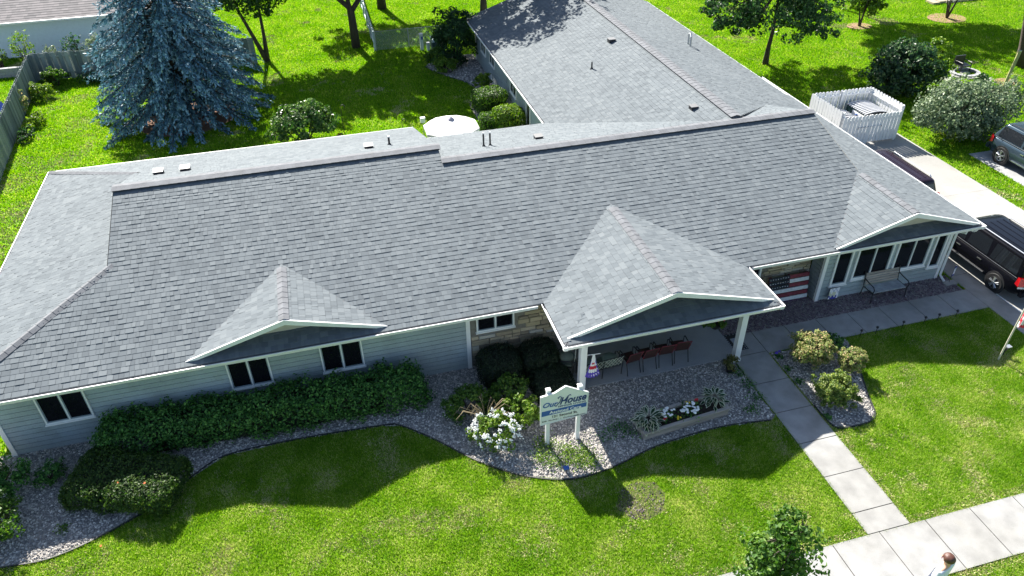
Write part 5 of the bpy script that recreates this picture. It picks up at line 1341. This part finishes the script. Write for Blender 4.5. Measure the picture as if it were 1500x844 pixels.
# left neighbour things seen over the fence
t = thing('black_rack', 'black slatted garden rack at the left edge beyond the fence', 'rack', (-19.4, 31.2, 0))
for x in (-20.1, -19.75, -19.4, -19.1):
    b = MB(); b.box(x - .03, x + .03, 30.9, 30.96, 0, 1.5); b.build('upright', BLACK, t)
for i in range(12):
    b = MB(); b.box(-20.15, -19.05, 30.88, 30.9, .1 + i * .12, .16 + i * .12); b.build('slat', STEEL, t)
t = thing('blue_tarp', 'blue tarp over a low heap at the left edge', 'tarp', (-19.0, 29.0, 0))
b = MB(); b.add([(-19.9, 28.3, 0), (-18.2, 28.3, 0), (-18.2, 29.6, 0), (-19.9, 29.6, 0), (-19.7, 28.5, .5), (-18.45, 28.55, .42), (-18.4, 29.4, .5), (-19.6, 29.4, .58), (-19.1, 29.0, .66)], [(0, 1, 5, 4), (1, 2, 6, 5), (2, 3, 7, 6), (3, 0, 4, 7), (4, 5, 8), (5, 6, 8), (6, 7, 8), (7, 4, 8)]); b.build('sheet', mat('tarp_blue', (.02, .06, .5), .4), t)
t = thing('garden_wall', 'low grey block wall beyond the fence at the left edge', 'wall', (-19.0, 34.6, 0))
for r_ in range(3):
    for i in range(9):
        b = MB(); x = -22.0 + i * .5 + (r_ % 2) * .25; b.box(x, x + .485, 34.4, 34.65, r_ * .2, r_ * .2 + .19); b.build('block', CONC_D, t)

# white enclosure with dumpsters
EW = WHITE; A, B_, C_, D_ = (23.68, 11.38), (23.62, 13.82), (26.95, 13.72), (26.98, 11.32)
GE = 'white picket sides of the waste enclosure'
picket_fence('picket_fence', 'white picket side of the waste enclosure next to the roof edge', B_, A, 1.83, .21, .178, EW, top='round', group=GE, jitter=.006, posts=2.5)
picket_fence('picket_fence', 'white picket back side of the waste enclosure', C_, B_, 1.83, .21, .178, EW, top='round', group=GE, jitter=.006, posts=1.7)
picket_fence('picket_fence', 'white picket side of the waste enclosure next to the dark bush', D_, C_, 1.83, .21, .178, EW, top='round', group=GE, jitter=.006, posts=2.5)
for i, (q0, q1) in enumerate((((23.74, 11.26), (25.18, 11.22)), ((25.24, 11.22), (26.88, 11.20)))):
    t = picket_fence('enclosure_gate', ['left leaf of the white picket gate of the enclosure', 'right leaf of the white picket gate of the enclosure'][i], q0, q1, 1.58, .2, .178, EW, top='round', jitter=.004, posts=5, cat='gate', z0=.12)
    b = MB(); xm = q1[0] if i == 0 else q0[0]; s = -1 if i == 0 else 1; b.tube([(xm + s * .03, 11.13, .98), (xm + s * .62, 11.13, .98), (xm + s * .66, 11.14, .88)], .016, 5); b.build('latch_bar', STEEL, t)
def dumpster(label, x0, x1, y0, y1, h, ribs, sticker):
    t = thing('dumpster', label, 'dumpster', ((x0 + x1) / 2, (y0 + y1) / 2, 0))
    b = MB(); b.add([(x0 + .08, y0 + .06, .1), (x1 - .08, y0 + .06, .1), (x1 - .08, y1 - .06, .1), (x0 + .08, y1 - .06, .1), (x0, y0, h), (x1, y0, h), (x1, y1, h), (x0, y1, h)], [(3, 2, 1, 0), (4, 5, 6, 7), (0, 1, 5, 4), (1, 2, 6, 5), (2, 3, 7, 6), (3, 0, 4, 7)]); b.build('body', DG, t)
    b = MB(); n = 7; P_ = []
    for k in range(n + 1):
        u = k / n; P_.append((x0 - .03 + (x1 - x0 + .06) * u, h + .02 + .10 * math.sin(math.pi * u)))
    for y in (y0 - .03, y1 + .03):
        for x, z in P_: b.v.append((x, y, z))
    for k in range(n): b.f.append((k, k + 1, n + 2 + k, n + 1 + k)); b.m.append(0)
    LID = MATS.get('black_lid') or mat('black_lid', (.010, .011, .014), .4)
    b.build('lid', LID, t, fix=False)
    RB = MATS.get('worn_lid_rib') or mat('worn_lid_rib', (.62, .63, .65), .4)  # pale colour paints the sun highlights on the black ribs
    for i in range(ribs):
        yy = y0 + (y1 - y0) * (i + .5) / ribs
        q = MB(); q.tube([(x, yy, z + .02) for x, z in P_], .034, 5); q.build('lid_rib', RB, t)
    for k in (0, 1):
        q = MB(); q.lathe([(.06, -.02), (.06, .02)], (x0 + .15 + k * (x1 - x0 - .3), y0 + .15, .06), 8, 'x'); q.build('caster', BLACK, t)
    if sticker:
        b = MB(); b.box(x0 - .035, x0 - .012, y0 + .15, y0 + 1.0, h - .55, h - .06); st = b.build('sticker', FLAGW, t)
        b = MB()
        for k in range(3):
            a = k * 2.094 + .5; pts = [(x0 - .042, y0 + .58 + .15 * math.cos(a + q), h - .3 + .15 * math.sin(a + q)) for q in (0, .5, 1.0, 1.45)]
            b.tube(pts, [.022, .022, .04, .004], 5)
        b.build('recycling_arrows', BLUEBAND, t)
dumpster('large dumpster with ribbed black domed lid and recycling sticker', 25.5, 26.75, 11.95, 13.5, 1.15, 10, True)
dumpster('smaller dumpster with dark ribbed lid by the gate', 24.05, 25.2, 11.7, 13.2, .95, 7, False)
t = thing('cold_frame', 'thin white cold frame on the grass by the enclosure corner', 'cold frame', (22.8, 14.6, 0))
b = MB(); b.tube([(22.2, 15.9, .35), (22.6, 15.9, .38), (23.5, 14.0, .38), (23.1, 13.9, .35), (22.2, 15.9, .35)], .03, 5); b.build('rim', WHITE, t); b = MB(); b.box(22.7, 22.95, 14.6, 15.2, 0, .12); b.build('soil_block', SOIL, t)

# fire pit, chair, pole, planter pot at upper right
t = thing('fire_pit', 'round fire pit ring of pale stones on the shaded lawn', 'fire pit', (36.7, 17.7, 0))
for i in range(16):
    a = i * 2 * math.pi / 16; b = MB(); Mx = Matrix.Translation((36.9 + .75 * math.cos(a), 17.7 + .65 * math.sin(a), 0)) @ Matrix.Rotation(a, 4, 'Z'); b.box(-.12, .12, -.13, .13, 0, .16, Mx); b.build('stone', CONC_D, t)
for i in range(11):
    b = MB(); x, y = 35.6 + random.uniform(-.5, 1.9), 17.3 + random.uniform(-.8, .9); b.prism([(x + math.cos(q) * random.uniform(.22, .4), y + math.sin(q) * random.uniform(.2, .33)) for q in np.linspace(0, 6.28, 8)[:-1]], .004, .06 + i * .003); b.build('flagstone', CONC, t)
t = thing('lounge_chair', 'dark low chair at the fire pit', 'chair', (37.0, 18.1, 0))
b = MB(); b.box(36.7, 37.4, 17.9, 18.5, .35, .42); b.build('seat', BLACK, t); b = MB(); b.box(36.7, 37.4, 18.5, 18.58, .3, .85); b.build('backrest', BLACK, t)
for x in (36.72, 37.38):
    b = MB(); b.tube([(x, 17.9, 0), (x, 17.9, .6), (x, 18.5, .6), (x, 18.55, 0)], .03, 5); b.build('leg', BLACK, t)
t = thing('wooden_pole', 'leaning pale wooden pole beside the large trunk', 'pole', (37.6, 15.4, 0))
b = MB(); b.tube([(37.6, 15.4, -.05), (38.0, 15.6, 1.95)], .09, 8); b.build('pole', mat('pale_pole_wood', (.30, .30, .12), .8, var=.2), t)
b = MB(); b.lathe([(.093, 0), (.093, .08)], (38.0, 15.6, 1.93), 8); b.build('cap', STEEL, t)
t = thing('dark_pot_plant', 'dark potted plant on the grass behind the olive shrub', 'plant', (35.4, 14.9, 0))
b = MB(); b.lathe([(.2, 0), (.28, .5), (.3, .55)], (35.4, 14.9, 0), 10); b.build('pot', BLACK, t); P, N = clump_points((35.4, 14.9, .85), (.38, .38, .35), 420, 16, .15); leaf_obj('foliage', P, N, .14, L_DARK, t)
t = thing('stone_terrace', 'pale stone terrace edge at the top right beyond the lawn', 'terrace', (46.5, 30.0, 0))
for i in range(10):
    b = MB(); x = 45.0 + i * .62; b.box(x, x + .58, 30.2 + random.uniform(-.1, .1), 31.0, 0, .14 + random.uniform(0, .12)); b.build('stone', STONE, t)

# ------------------------------------------------------------------ vehicles
RUBBER = mat('tyre_rubber', (.012, .012, .013), .8); ALLOY = mat('alloy_rim', (.55, .56, .58), .3, metal=.85)
LENS = mat('red_tail_lens', (.55, .008, .012), .18, coat=.5); CLEAR = mat('clear_lens', (.7, .7, .72), .15); CHROME = mat('chrome_trim', (.65, .66, .68), .18, metal=.9)
CARGLASS = mat('tinted_car_glass', (.01, .012, .015), .05, spec=.6); TRIM = mat('black_plastic_trim', (.02, .02, .022), .55)
def interp(x, pts):
    for (a, va), (b, vb) in zip(pts[:-1], pts[1:]):
        if x <= b: return va + (vb - va) * max(0, (x - a)) / (b - a)
    return pts[-1][1]
def car(name, label, cat, x, y, rz, L, W, H, col, belt=.98, wheel=.345, roofs=(-2.45, .55), ws=1.55, rear_x=.08, hood=.82, coat=.12, rails=True, ribs=4, rough=.14, metal=.0, axle=(.98, .92), plate=None, wins=None):
    """a road vehicle: local +y is forward; wheels, lights, glass and trim are parts"""
    t = thing(name, label, cat, (x, y, .024), rz)
    P_ = mat(name + '_paint', col, rough, metal=metal, coat=coat, spec=.25); h = L / 2; w = W / 2
    rw, fw_ = -h + axle[0], h - axle[1]
    st = []
    for yy in np.linspace(-h, h, 40):
        e_ = min(1, (h - abs(yy)) / .55); e_ = 1 - (1 - e_) ** 2.4
        wd = w * (.86 + .14 * e_)
        zt = interp(yy, [(-h, belt - .10), (-h + .12, belt), (ws - .75, belt - .02), (ws, hood + .14), (h - .9, hood), (h - .25, hood - .14), (h, hood - .34)])
        zb = .28 + .14 * (1 - min(1, (h - abs(yy)) / .35))
        st.append((yy, wd, zb, zt))
    b = MB(); n = 12
    for yy, wd, zb, zt in st:
        arch = 0
        ring = [(0, zb), (.85 * wd, zb), (.985 * wd, zb + .10), (wd, zb + (zt - zb) * .45), (.985 * wd, zt - .13), (.93 * wd, zt - .02), (.6 * wd, zt + .012)]
        ring = ring + [(0, zt + .02)] + [(-a, c) for a, c in ring[:0:-1]]
        n = len(ring); b.v += [(a, yy, c) for a, c in ring]
    m = len(st)
    for i in range(m - 1):
        for k in range(n): b.f.append((i * n + k, i * n + (k + 1) % n, (i + 1) * n + (k + 1) % n, (i + 1) * n + k)); b.m.append(0)
    b.f += [tuple(range(n)), tuple((m - 1) * n + k for k in range(n))]; b.m += [0, 0]
    b.build('body', P_, t, smooth=True, world=False)
    # greenhouse
    yb0, yb1 = -h + .06, ws; yr0, yr1 = roofs; hb, hr = .93 * w, .76 * w
    def lev(u):
        return yb0 + (yr0 - yb0) * u, yb1 + (yr1 - yb1) * u, hb + (hr - hb) * u ** 1.2, belt - .03 + (H - .05 - belt + .03) * u
    def outline(y0, y1, hw, r):
        o = []
        for cx, cy, a0 in ((hw - r, y1 - r, 0), (-hw + r, y1 - r, 90), (-hw + r, y0 + r, 180), (hw - r, y0 + r, 270)):
            for q in range(5): a = R(a0 + q * 22.5); o.append((cx + r * math.cos(a), cy + r * math.sin(a)))
        return o
    b = MB(); L_ = []
    for u in (0, .3, .6, .85, .95): y0, y1, hw, z = lev(u); L_.append((outline(y0, y1, hw, .16), z))
    y0, y1, hw, z = lev(1.0)
    L_ += [(outline(y0 + .03, y1 - .05, hw - .03, .16), H - .035), (outline(y0 + .12, y1 - .2, hw - .14, .14), H - .008), (outline(y0 + .4, y1 - .5, hw - .35, .1), H)]
    n = 20
    for o, z in L_: b.v += [(a, c, z) for a, c in o]
    for i in range(len(L_) - 1):
        for k in range(n): b.f.append((i * n + k, i * n + (k + 1) % n, (i + 1) * n + (k + 1) % n, (i + 1) * n + k)); b.m.append(0)
    b.f.append(tuple((len(L_) - 1) * n + k for k in range(n))); b.m.append(0)
    b.build('cabin', P_, t, smooth=True, world=False)
    for s in (-1, 1):
        for a0, a1 in (wins or ((-h + .36, -.95), (-.85, .15), (.25, ws - .42))):
            q = []
            for yy, u in ((a0 + .02, .14), (a1, .14), (a1 - (.0 if a1 < ws - .6 else .55), .86), (a0 + .12, .86)):
                y0, y1, hw, z = lev(u); q.append((s * (hw + .007), yy, z))
            g_ = MB(); g_.add(q + [(v[0] - s * .02, v[1], v[2]) for v in q], [(0, 1, 2, 3), (7, 6, 5, 4), (0, 4, 5, 1), (1, 5, 6, 2), (2, 6, 7, 3), (3, 7, 4, 0)]); g_.build('side_window', CARGLASS, t, world=False)
        m_ = MB(); m_.box(s * (w + .0) - .012, s * (w + .0) + .012, rw + .6, fw_ - .55, .41, .43); m_.build('door_strip', CHROME, t, world=False)
        y0, y1, hw, z = lev(.06); m_ = MB(); m_.tube([(s * (hw + .01), -h + .3, z), (s * (hw + .01), ws - .5, z)], .012, 5); m_.build('belt_trim', CHROME, t, world=False)
        for yy in (-.75, .3):
            m_ = MB(); m_.box(s * w * .985 - .02, s * w * .985 + .022, yy, yy + .2, belt - .2, belt - .165); m_.build('door_handle', CHROME, t, world=False)
        m_ = MB(); m_.lathe([(.02, 0), (.09, .03), (.10, .12), (.05, .16)], (s * (w + .08), ws - .55, belt - .02), 8); m_.build('mirror', P_, t, smooth=True, world=False)
        if rails:
            y0, y1, hw, z = lev(1); m_ = MB(); m_.tube([(s * (hw - .04), y0 + .25, H - .02), (s * (hw - .04), y0 + .35, H + .045), (s * (hw - .04), y1 - .55, H + .045), (s * (hw - .04), y1 - .45, H - .02)], .022, 6); m_.build('roof_rail', CHROME if ribs > 3 else TRIM, t, world=False)
        m_ = MB(); m_.add([(s * w * .80, -h - .012, .78), (s * w * .99, -h + .10, .76), (s * w * .985, -h + .12, 1.10), (s * w * .84, -h + .015, 1.12), (s * w * .995, -h + .26, .80), (s * w * .97, -h + .24, 1.09)], [(0, 1, 2, 3), (1, 4, 5, 2), (0, 3, 5, 4)]); tl = m_.build('tail_light', LENS, t, world=False)
        m_ = MB(); m_.add([(s * w * .82, -h - .014, .70), (s * w * .99, -h + .095, .68), (s * w * .99, -h + .095, .755), (s * w * .82, -h - .014, .775)], [(0, 1, 2, 3)]); m_.build('reversing_lens', CLEAR, tl, world=False, fix=False)
        m_ = MB(); m_.box(s * w * .62 - .17, s * w * .62 + .17, h - .16, h - .08, hood - .38, hood - .22); m_.build('headlight', CLEAR, t, world=False)
        for yy in (rw, fw_):
            m_ = MB(); m_.lathe([(wheel + .07, -.005), (wheel + .07, .008)], (s * (w - .004), yy, wheel), 24, 'x'); m_.build('wheel_arch', TRIM, t, world=False)
            m_ = MB(); xo = s * (w - .09)
            m_.lathe([(wheel * .62, -.11), (wheel * .93, -.115), (wheel, -.07), (wheel, .07), (wheel * .93, .115), (wheel * .62, .11)], (xo, yy, wheel), 24, 'x'); wh = m_.build('wheel', RUBBER, t, smooth=False, world=False)
            m_ = MB(); m_.lathe([(wheel * .63, -.01), (wheel * .63, .01), (wheel * .55, .0)], (xo + s * .108, yy, wheel), 24, 'x', cap=False)
            for q in range(5):
                a = q * 2 * math.pi / 5 + .3
                for da in (-.17, .17):
                    m_.tube([(xo + s * .115, yy + .05 * math.cos(a), wheel + .05 * math.sin(a)), (xo + s * .112, yy + wheel * .6 * math.cos(a + da), wheel + wheel * .6 * math.sin(a + da))], [.03, .022], 5)
            m_.lathe([(.05, -.01), (.06, .0), (.04, .015)], (xo + s * .118, yy, wheel), 10, 'x'); m_.build('rim', ALLOY, wh, world=False)
    for k in range(ribs):
        xx = (k - (ribs - 1) / 2) * hr * 1.5 / max(1, ribs); m_ = MB(); m_.box(xx - .02, xx + .02, yr0 + .25, yr1 - .45, H - .02, H + .012); m_.build('roof_rib', P_, t, world=False)
    def glass_end(name_, u0, u1, rear, wf):
        q = []
        for u, s in ((u0, -1), (u0, 1), (u1, 1), (u1, -1)):
            y0, y1, hw, z = lev(u); q.append((s * hw * wf, (y0 - .014) if rear else (y1 + .014), z))
        g_ = MB(); dy = .02 if rear else -.02; g_.add(q + [(v[0], v[1] + dy, v[2]) for v in q], [(0, 1, 2, 3), (7, 6, 5, 4), (0, 4, 5, 1), (1, 5, 6, 2), (2, 6, 7, 3), (3, 7, 4, 0)]); g_.build(name_, CARGLASS, t, world=False)
    glass_end('rear_window', .16, .84, True, .8); glass_end('windshield', .1, .9, False, .84)
    m_ = MB(); m_.box(-w * .9, w * .9, -h - .10, -h + .05, .40, .60); m_.build('rear_bumper', P_, t, world=False)
    m_ = MB(); m_.box(-w * .55, w * .55, -h - .105, -h - .1, .47, .52); m_.build('bumper_step', TRIM, t, world=False)
    m_ = MB(); m_.box(-.26, .26, -h - .03, -h - .005, .76, .9); m_.build('number_plate', FLAGW, t, world=False)
    m_ = MB(); m_.box(-w * .5, w * .5, -h - .025, -h - .004, .93, .97); m_.build('tailgate_trim', CHROME, t, world=False)
    return t
car('minivan', 'black minivan with roof rails parked beside the right house corner', 'van', 22.92, .92, 0, 5.15, 2.0, 1.76, (.004, .004, .006), roofs=(-2.4, .62), ws=1.6, wheel=.36)
car('dark_car', 'dark car whose glossy ribbed roof shows past the right roof edge', 'car', 22.62, 6.75, 0, 4.95, 1.9, 1.66, (.016, .008, .014), belt=.95, roofs=(-2.15, 1.0), ws=1.8, ribs=4, rails=True, rough=.18)
car('grey_pickup', 'slate grey vehicle parked behind the olive shrub at the right edge', 'vehicle', 30.85, 5.9, math.pi, 5.3, 1.95, 1.80, (.055, .085, .11), belt=1.08, wheel=.40, roofs=(-2.2, .5), ws=1.5, ribs=0, rails=True, metal=.5)

# ------------------------------------------------------------------ the person on the street sidewalk
def skinned(name, m, parent, verts, edges, radii, root=0, sub=2):
    me = bpy.data.meshes.new(name); me.from_pydata(verts, edges, []); me.materials.append(m)
    o = link(name, me, parent, world=False)
    md = o.modifiers.new('skin', 'SKIN'); md.use_smooth_shade = True
    sv = me.skin_vertices[0].data
    for i, r in enumerate(radii): sv[i].radius = r if isinstance(r, tuple) else (r, r)
    sv[root].use_root = True
    s = o.modifiers.new('sub', 'SUBSURF'); s.levels = sub; s.render_levels = sub
    return o
SKIN = mat('skin', (.52, .31, .22), .55); SHIRT = mat('pale_grey_shirt', (.62, .66, .72), .85, var=.05); JEANS = mat('dark_jeans', (.03, .04, .07), .85)
HAIR = mat('auburn_hair', (.075, .028, .018), .55, var=.35, scale=60)
pt = thing('person', 'person with short auburn hair and pale grey shirt on the street sidewalk', 'person', (11.12, -10.42, .0), R(20)); pt.scale = (1.28, 1.2, 1.06)
V = [(0, 0, .95), (0, .01, 1.15), (0, 0, 1.36), (0, -.01, 1.47), (0, .0, 1.54), (0, .02, 1.62)]
Eg = [(0, 1), (1, 2), (2, 3), (3, 4), (4, 5)]; Rd = [(.15, .10), (.13, .09), (.15, .09), (.055, .055), (.062, .068), (.075, .09)]
def add(p, par, r): V.append(p); Eg.append((par, len(V) - 1)); Rd.append(r); return len(V) - 1
for s in (-1, 1):
    a = add((s * .17, -.01, 1.40), 2, .06); a = add((s * .235, -.02, 1.14), a, .043); a = add((s * .245, .06, .90), a, .03); a = add((s * .245, .085, .83), a, (.034, .02))
    for dx, dy, ln in ((-.025, .02, .085), (-.008, .025, .095), (.01, .02, .09), (.025, .01, .075)):
        f = add((s * .245 + dx, .09 + dy * .3, .79), a, .0095); f = add((s * .245 + dx, .10 + dy, .79 - ln * .5), f, .0085); add((s * .245 + dx * .9, .115 + dy, .79 - ln), f, .007)
    f = add((s * .245 - s * .03, .11, .82), a, .011); add((s * .245 - s * .035, .14, .78), f, .009)
    l = add((s * .09, .0, .88), 0, .085); l = add((s * .10, .015 if s > 0 else .06, .48), l, .058); l = add((s * .10, -.02, .09), l, .04); add((s * .11, .12, .04), l, (.04, .03))
skinned('body', SKIN, pt, V, Eg, Rd)
skinned('shirt', SHIRT, pt, [(0, 0, .84), (0, .01, 1.1), (0, 0, 1.33), (0, -.008, 1.43), (.19, -.01, 1.385), (.235, -.02, 1.19), (-.19, -.01, 1.385), (-.235, -.02, 1.19)], [(0, 1), (1, 2), (2, 3), (2, 4), (4, 5), (2, 6), (6, 7)], [(.18, .13), (.16, .12), (.175, .115), (.075, .07), .078, .066, .078, .066])
skinned('trousers', JEANS, pt, [(0, 0, .92), (.09, 0, .84), (.10, .015, .48), (.10, -.02, .10), (-.09, 0, .84), (-.10, .06, .48), (-.10, -.02, .10)], [(0, 1), (1, 2), (2, 3), (0, 4), (4, 5), (5, 6)], [(.165, .115), .10, .075, .06, .10, .075, .06])
b = MB(); b.lathe([(.004, .118), (.05, .11), (.085, .08), (.105, .03), (.108, -.02), (.09, -.06), (.06, -.075)], (0, 0, 0), 18)
hm = b.mesh('hair', HAIR, smooth=True)
for v in hm.vertices:
    k = 1 + .10 * mnoise.noise(v.co * 28) ; v.co = Vector((v.co.x * .98 * k, v.co.y * 1.12 * k, v.co.z * k))
    if v.co.y > .06 and v.co.z < .03: v.co.y *= .68
o = link('hair', hm, pt, world=False); o.location = (0, .005, 1.655); o.modifiers.new('s', 'SUBSURF').render_levels = 1
b = MB()
for s in (-1, 1): b.ico((s * .034, .103, 1.635), .014)
b.build('eye', BLACK, pt, world=False)
b = MB(); b.add([(0, .135, 1.60), (-.018, .105, 1.595), (.018, .105, 1.595), (0, .11, 1.645)], [(0, 1, 2), (0, 2, 3), (0, 3, 1)]); b.build('nose', SKIN, pt, world=False)
b = MB(); b.box(-.026, .026, .098, .112, 1.558, 1.567); b.build('mouth', DULLRED, pt, world=False)
for s in (-1, 1):
    b = MB(); b.lathe([(.006, -.012), (.028, -.004), (.03, .006), (.01, .012)], (s * .088, .01, 1.62), 8, 'x'); b.build('ear', SKIN, pt, smooth=True, world=False)
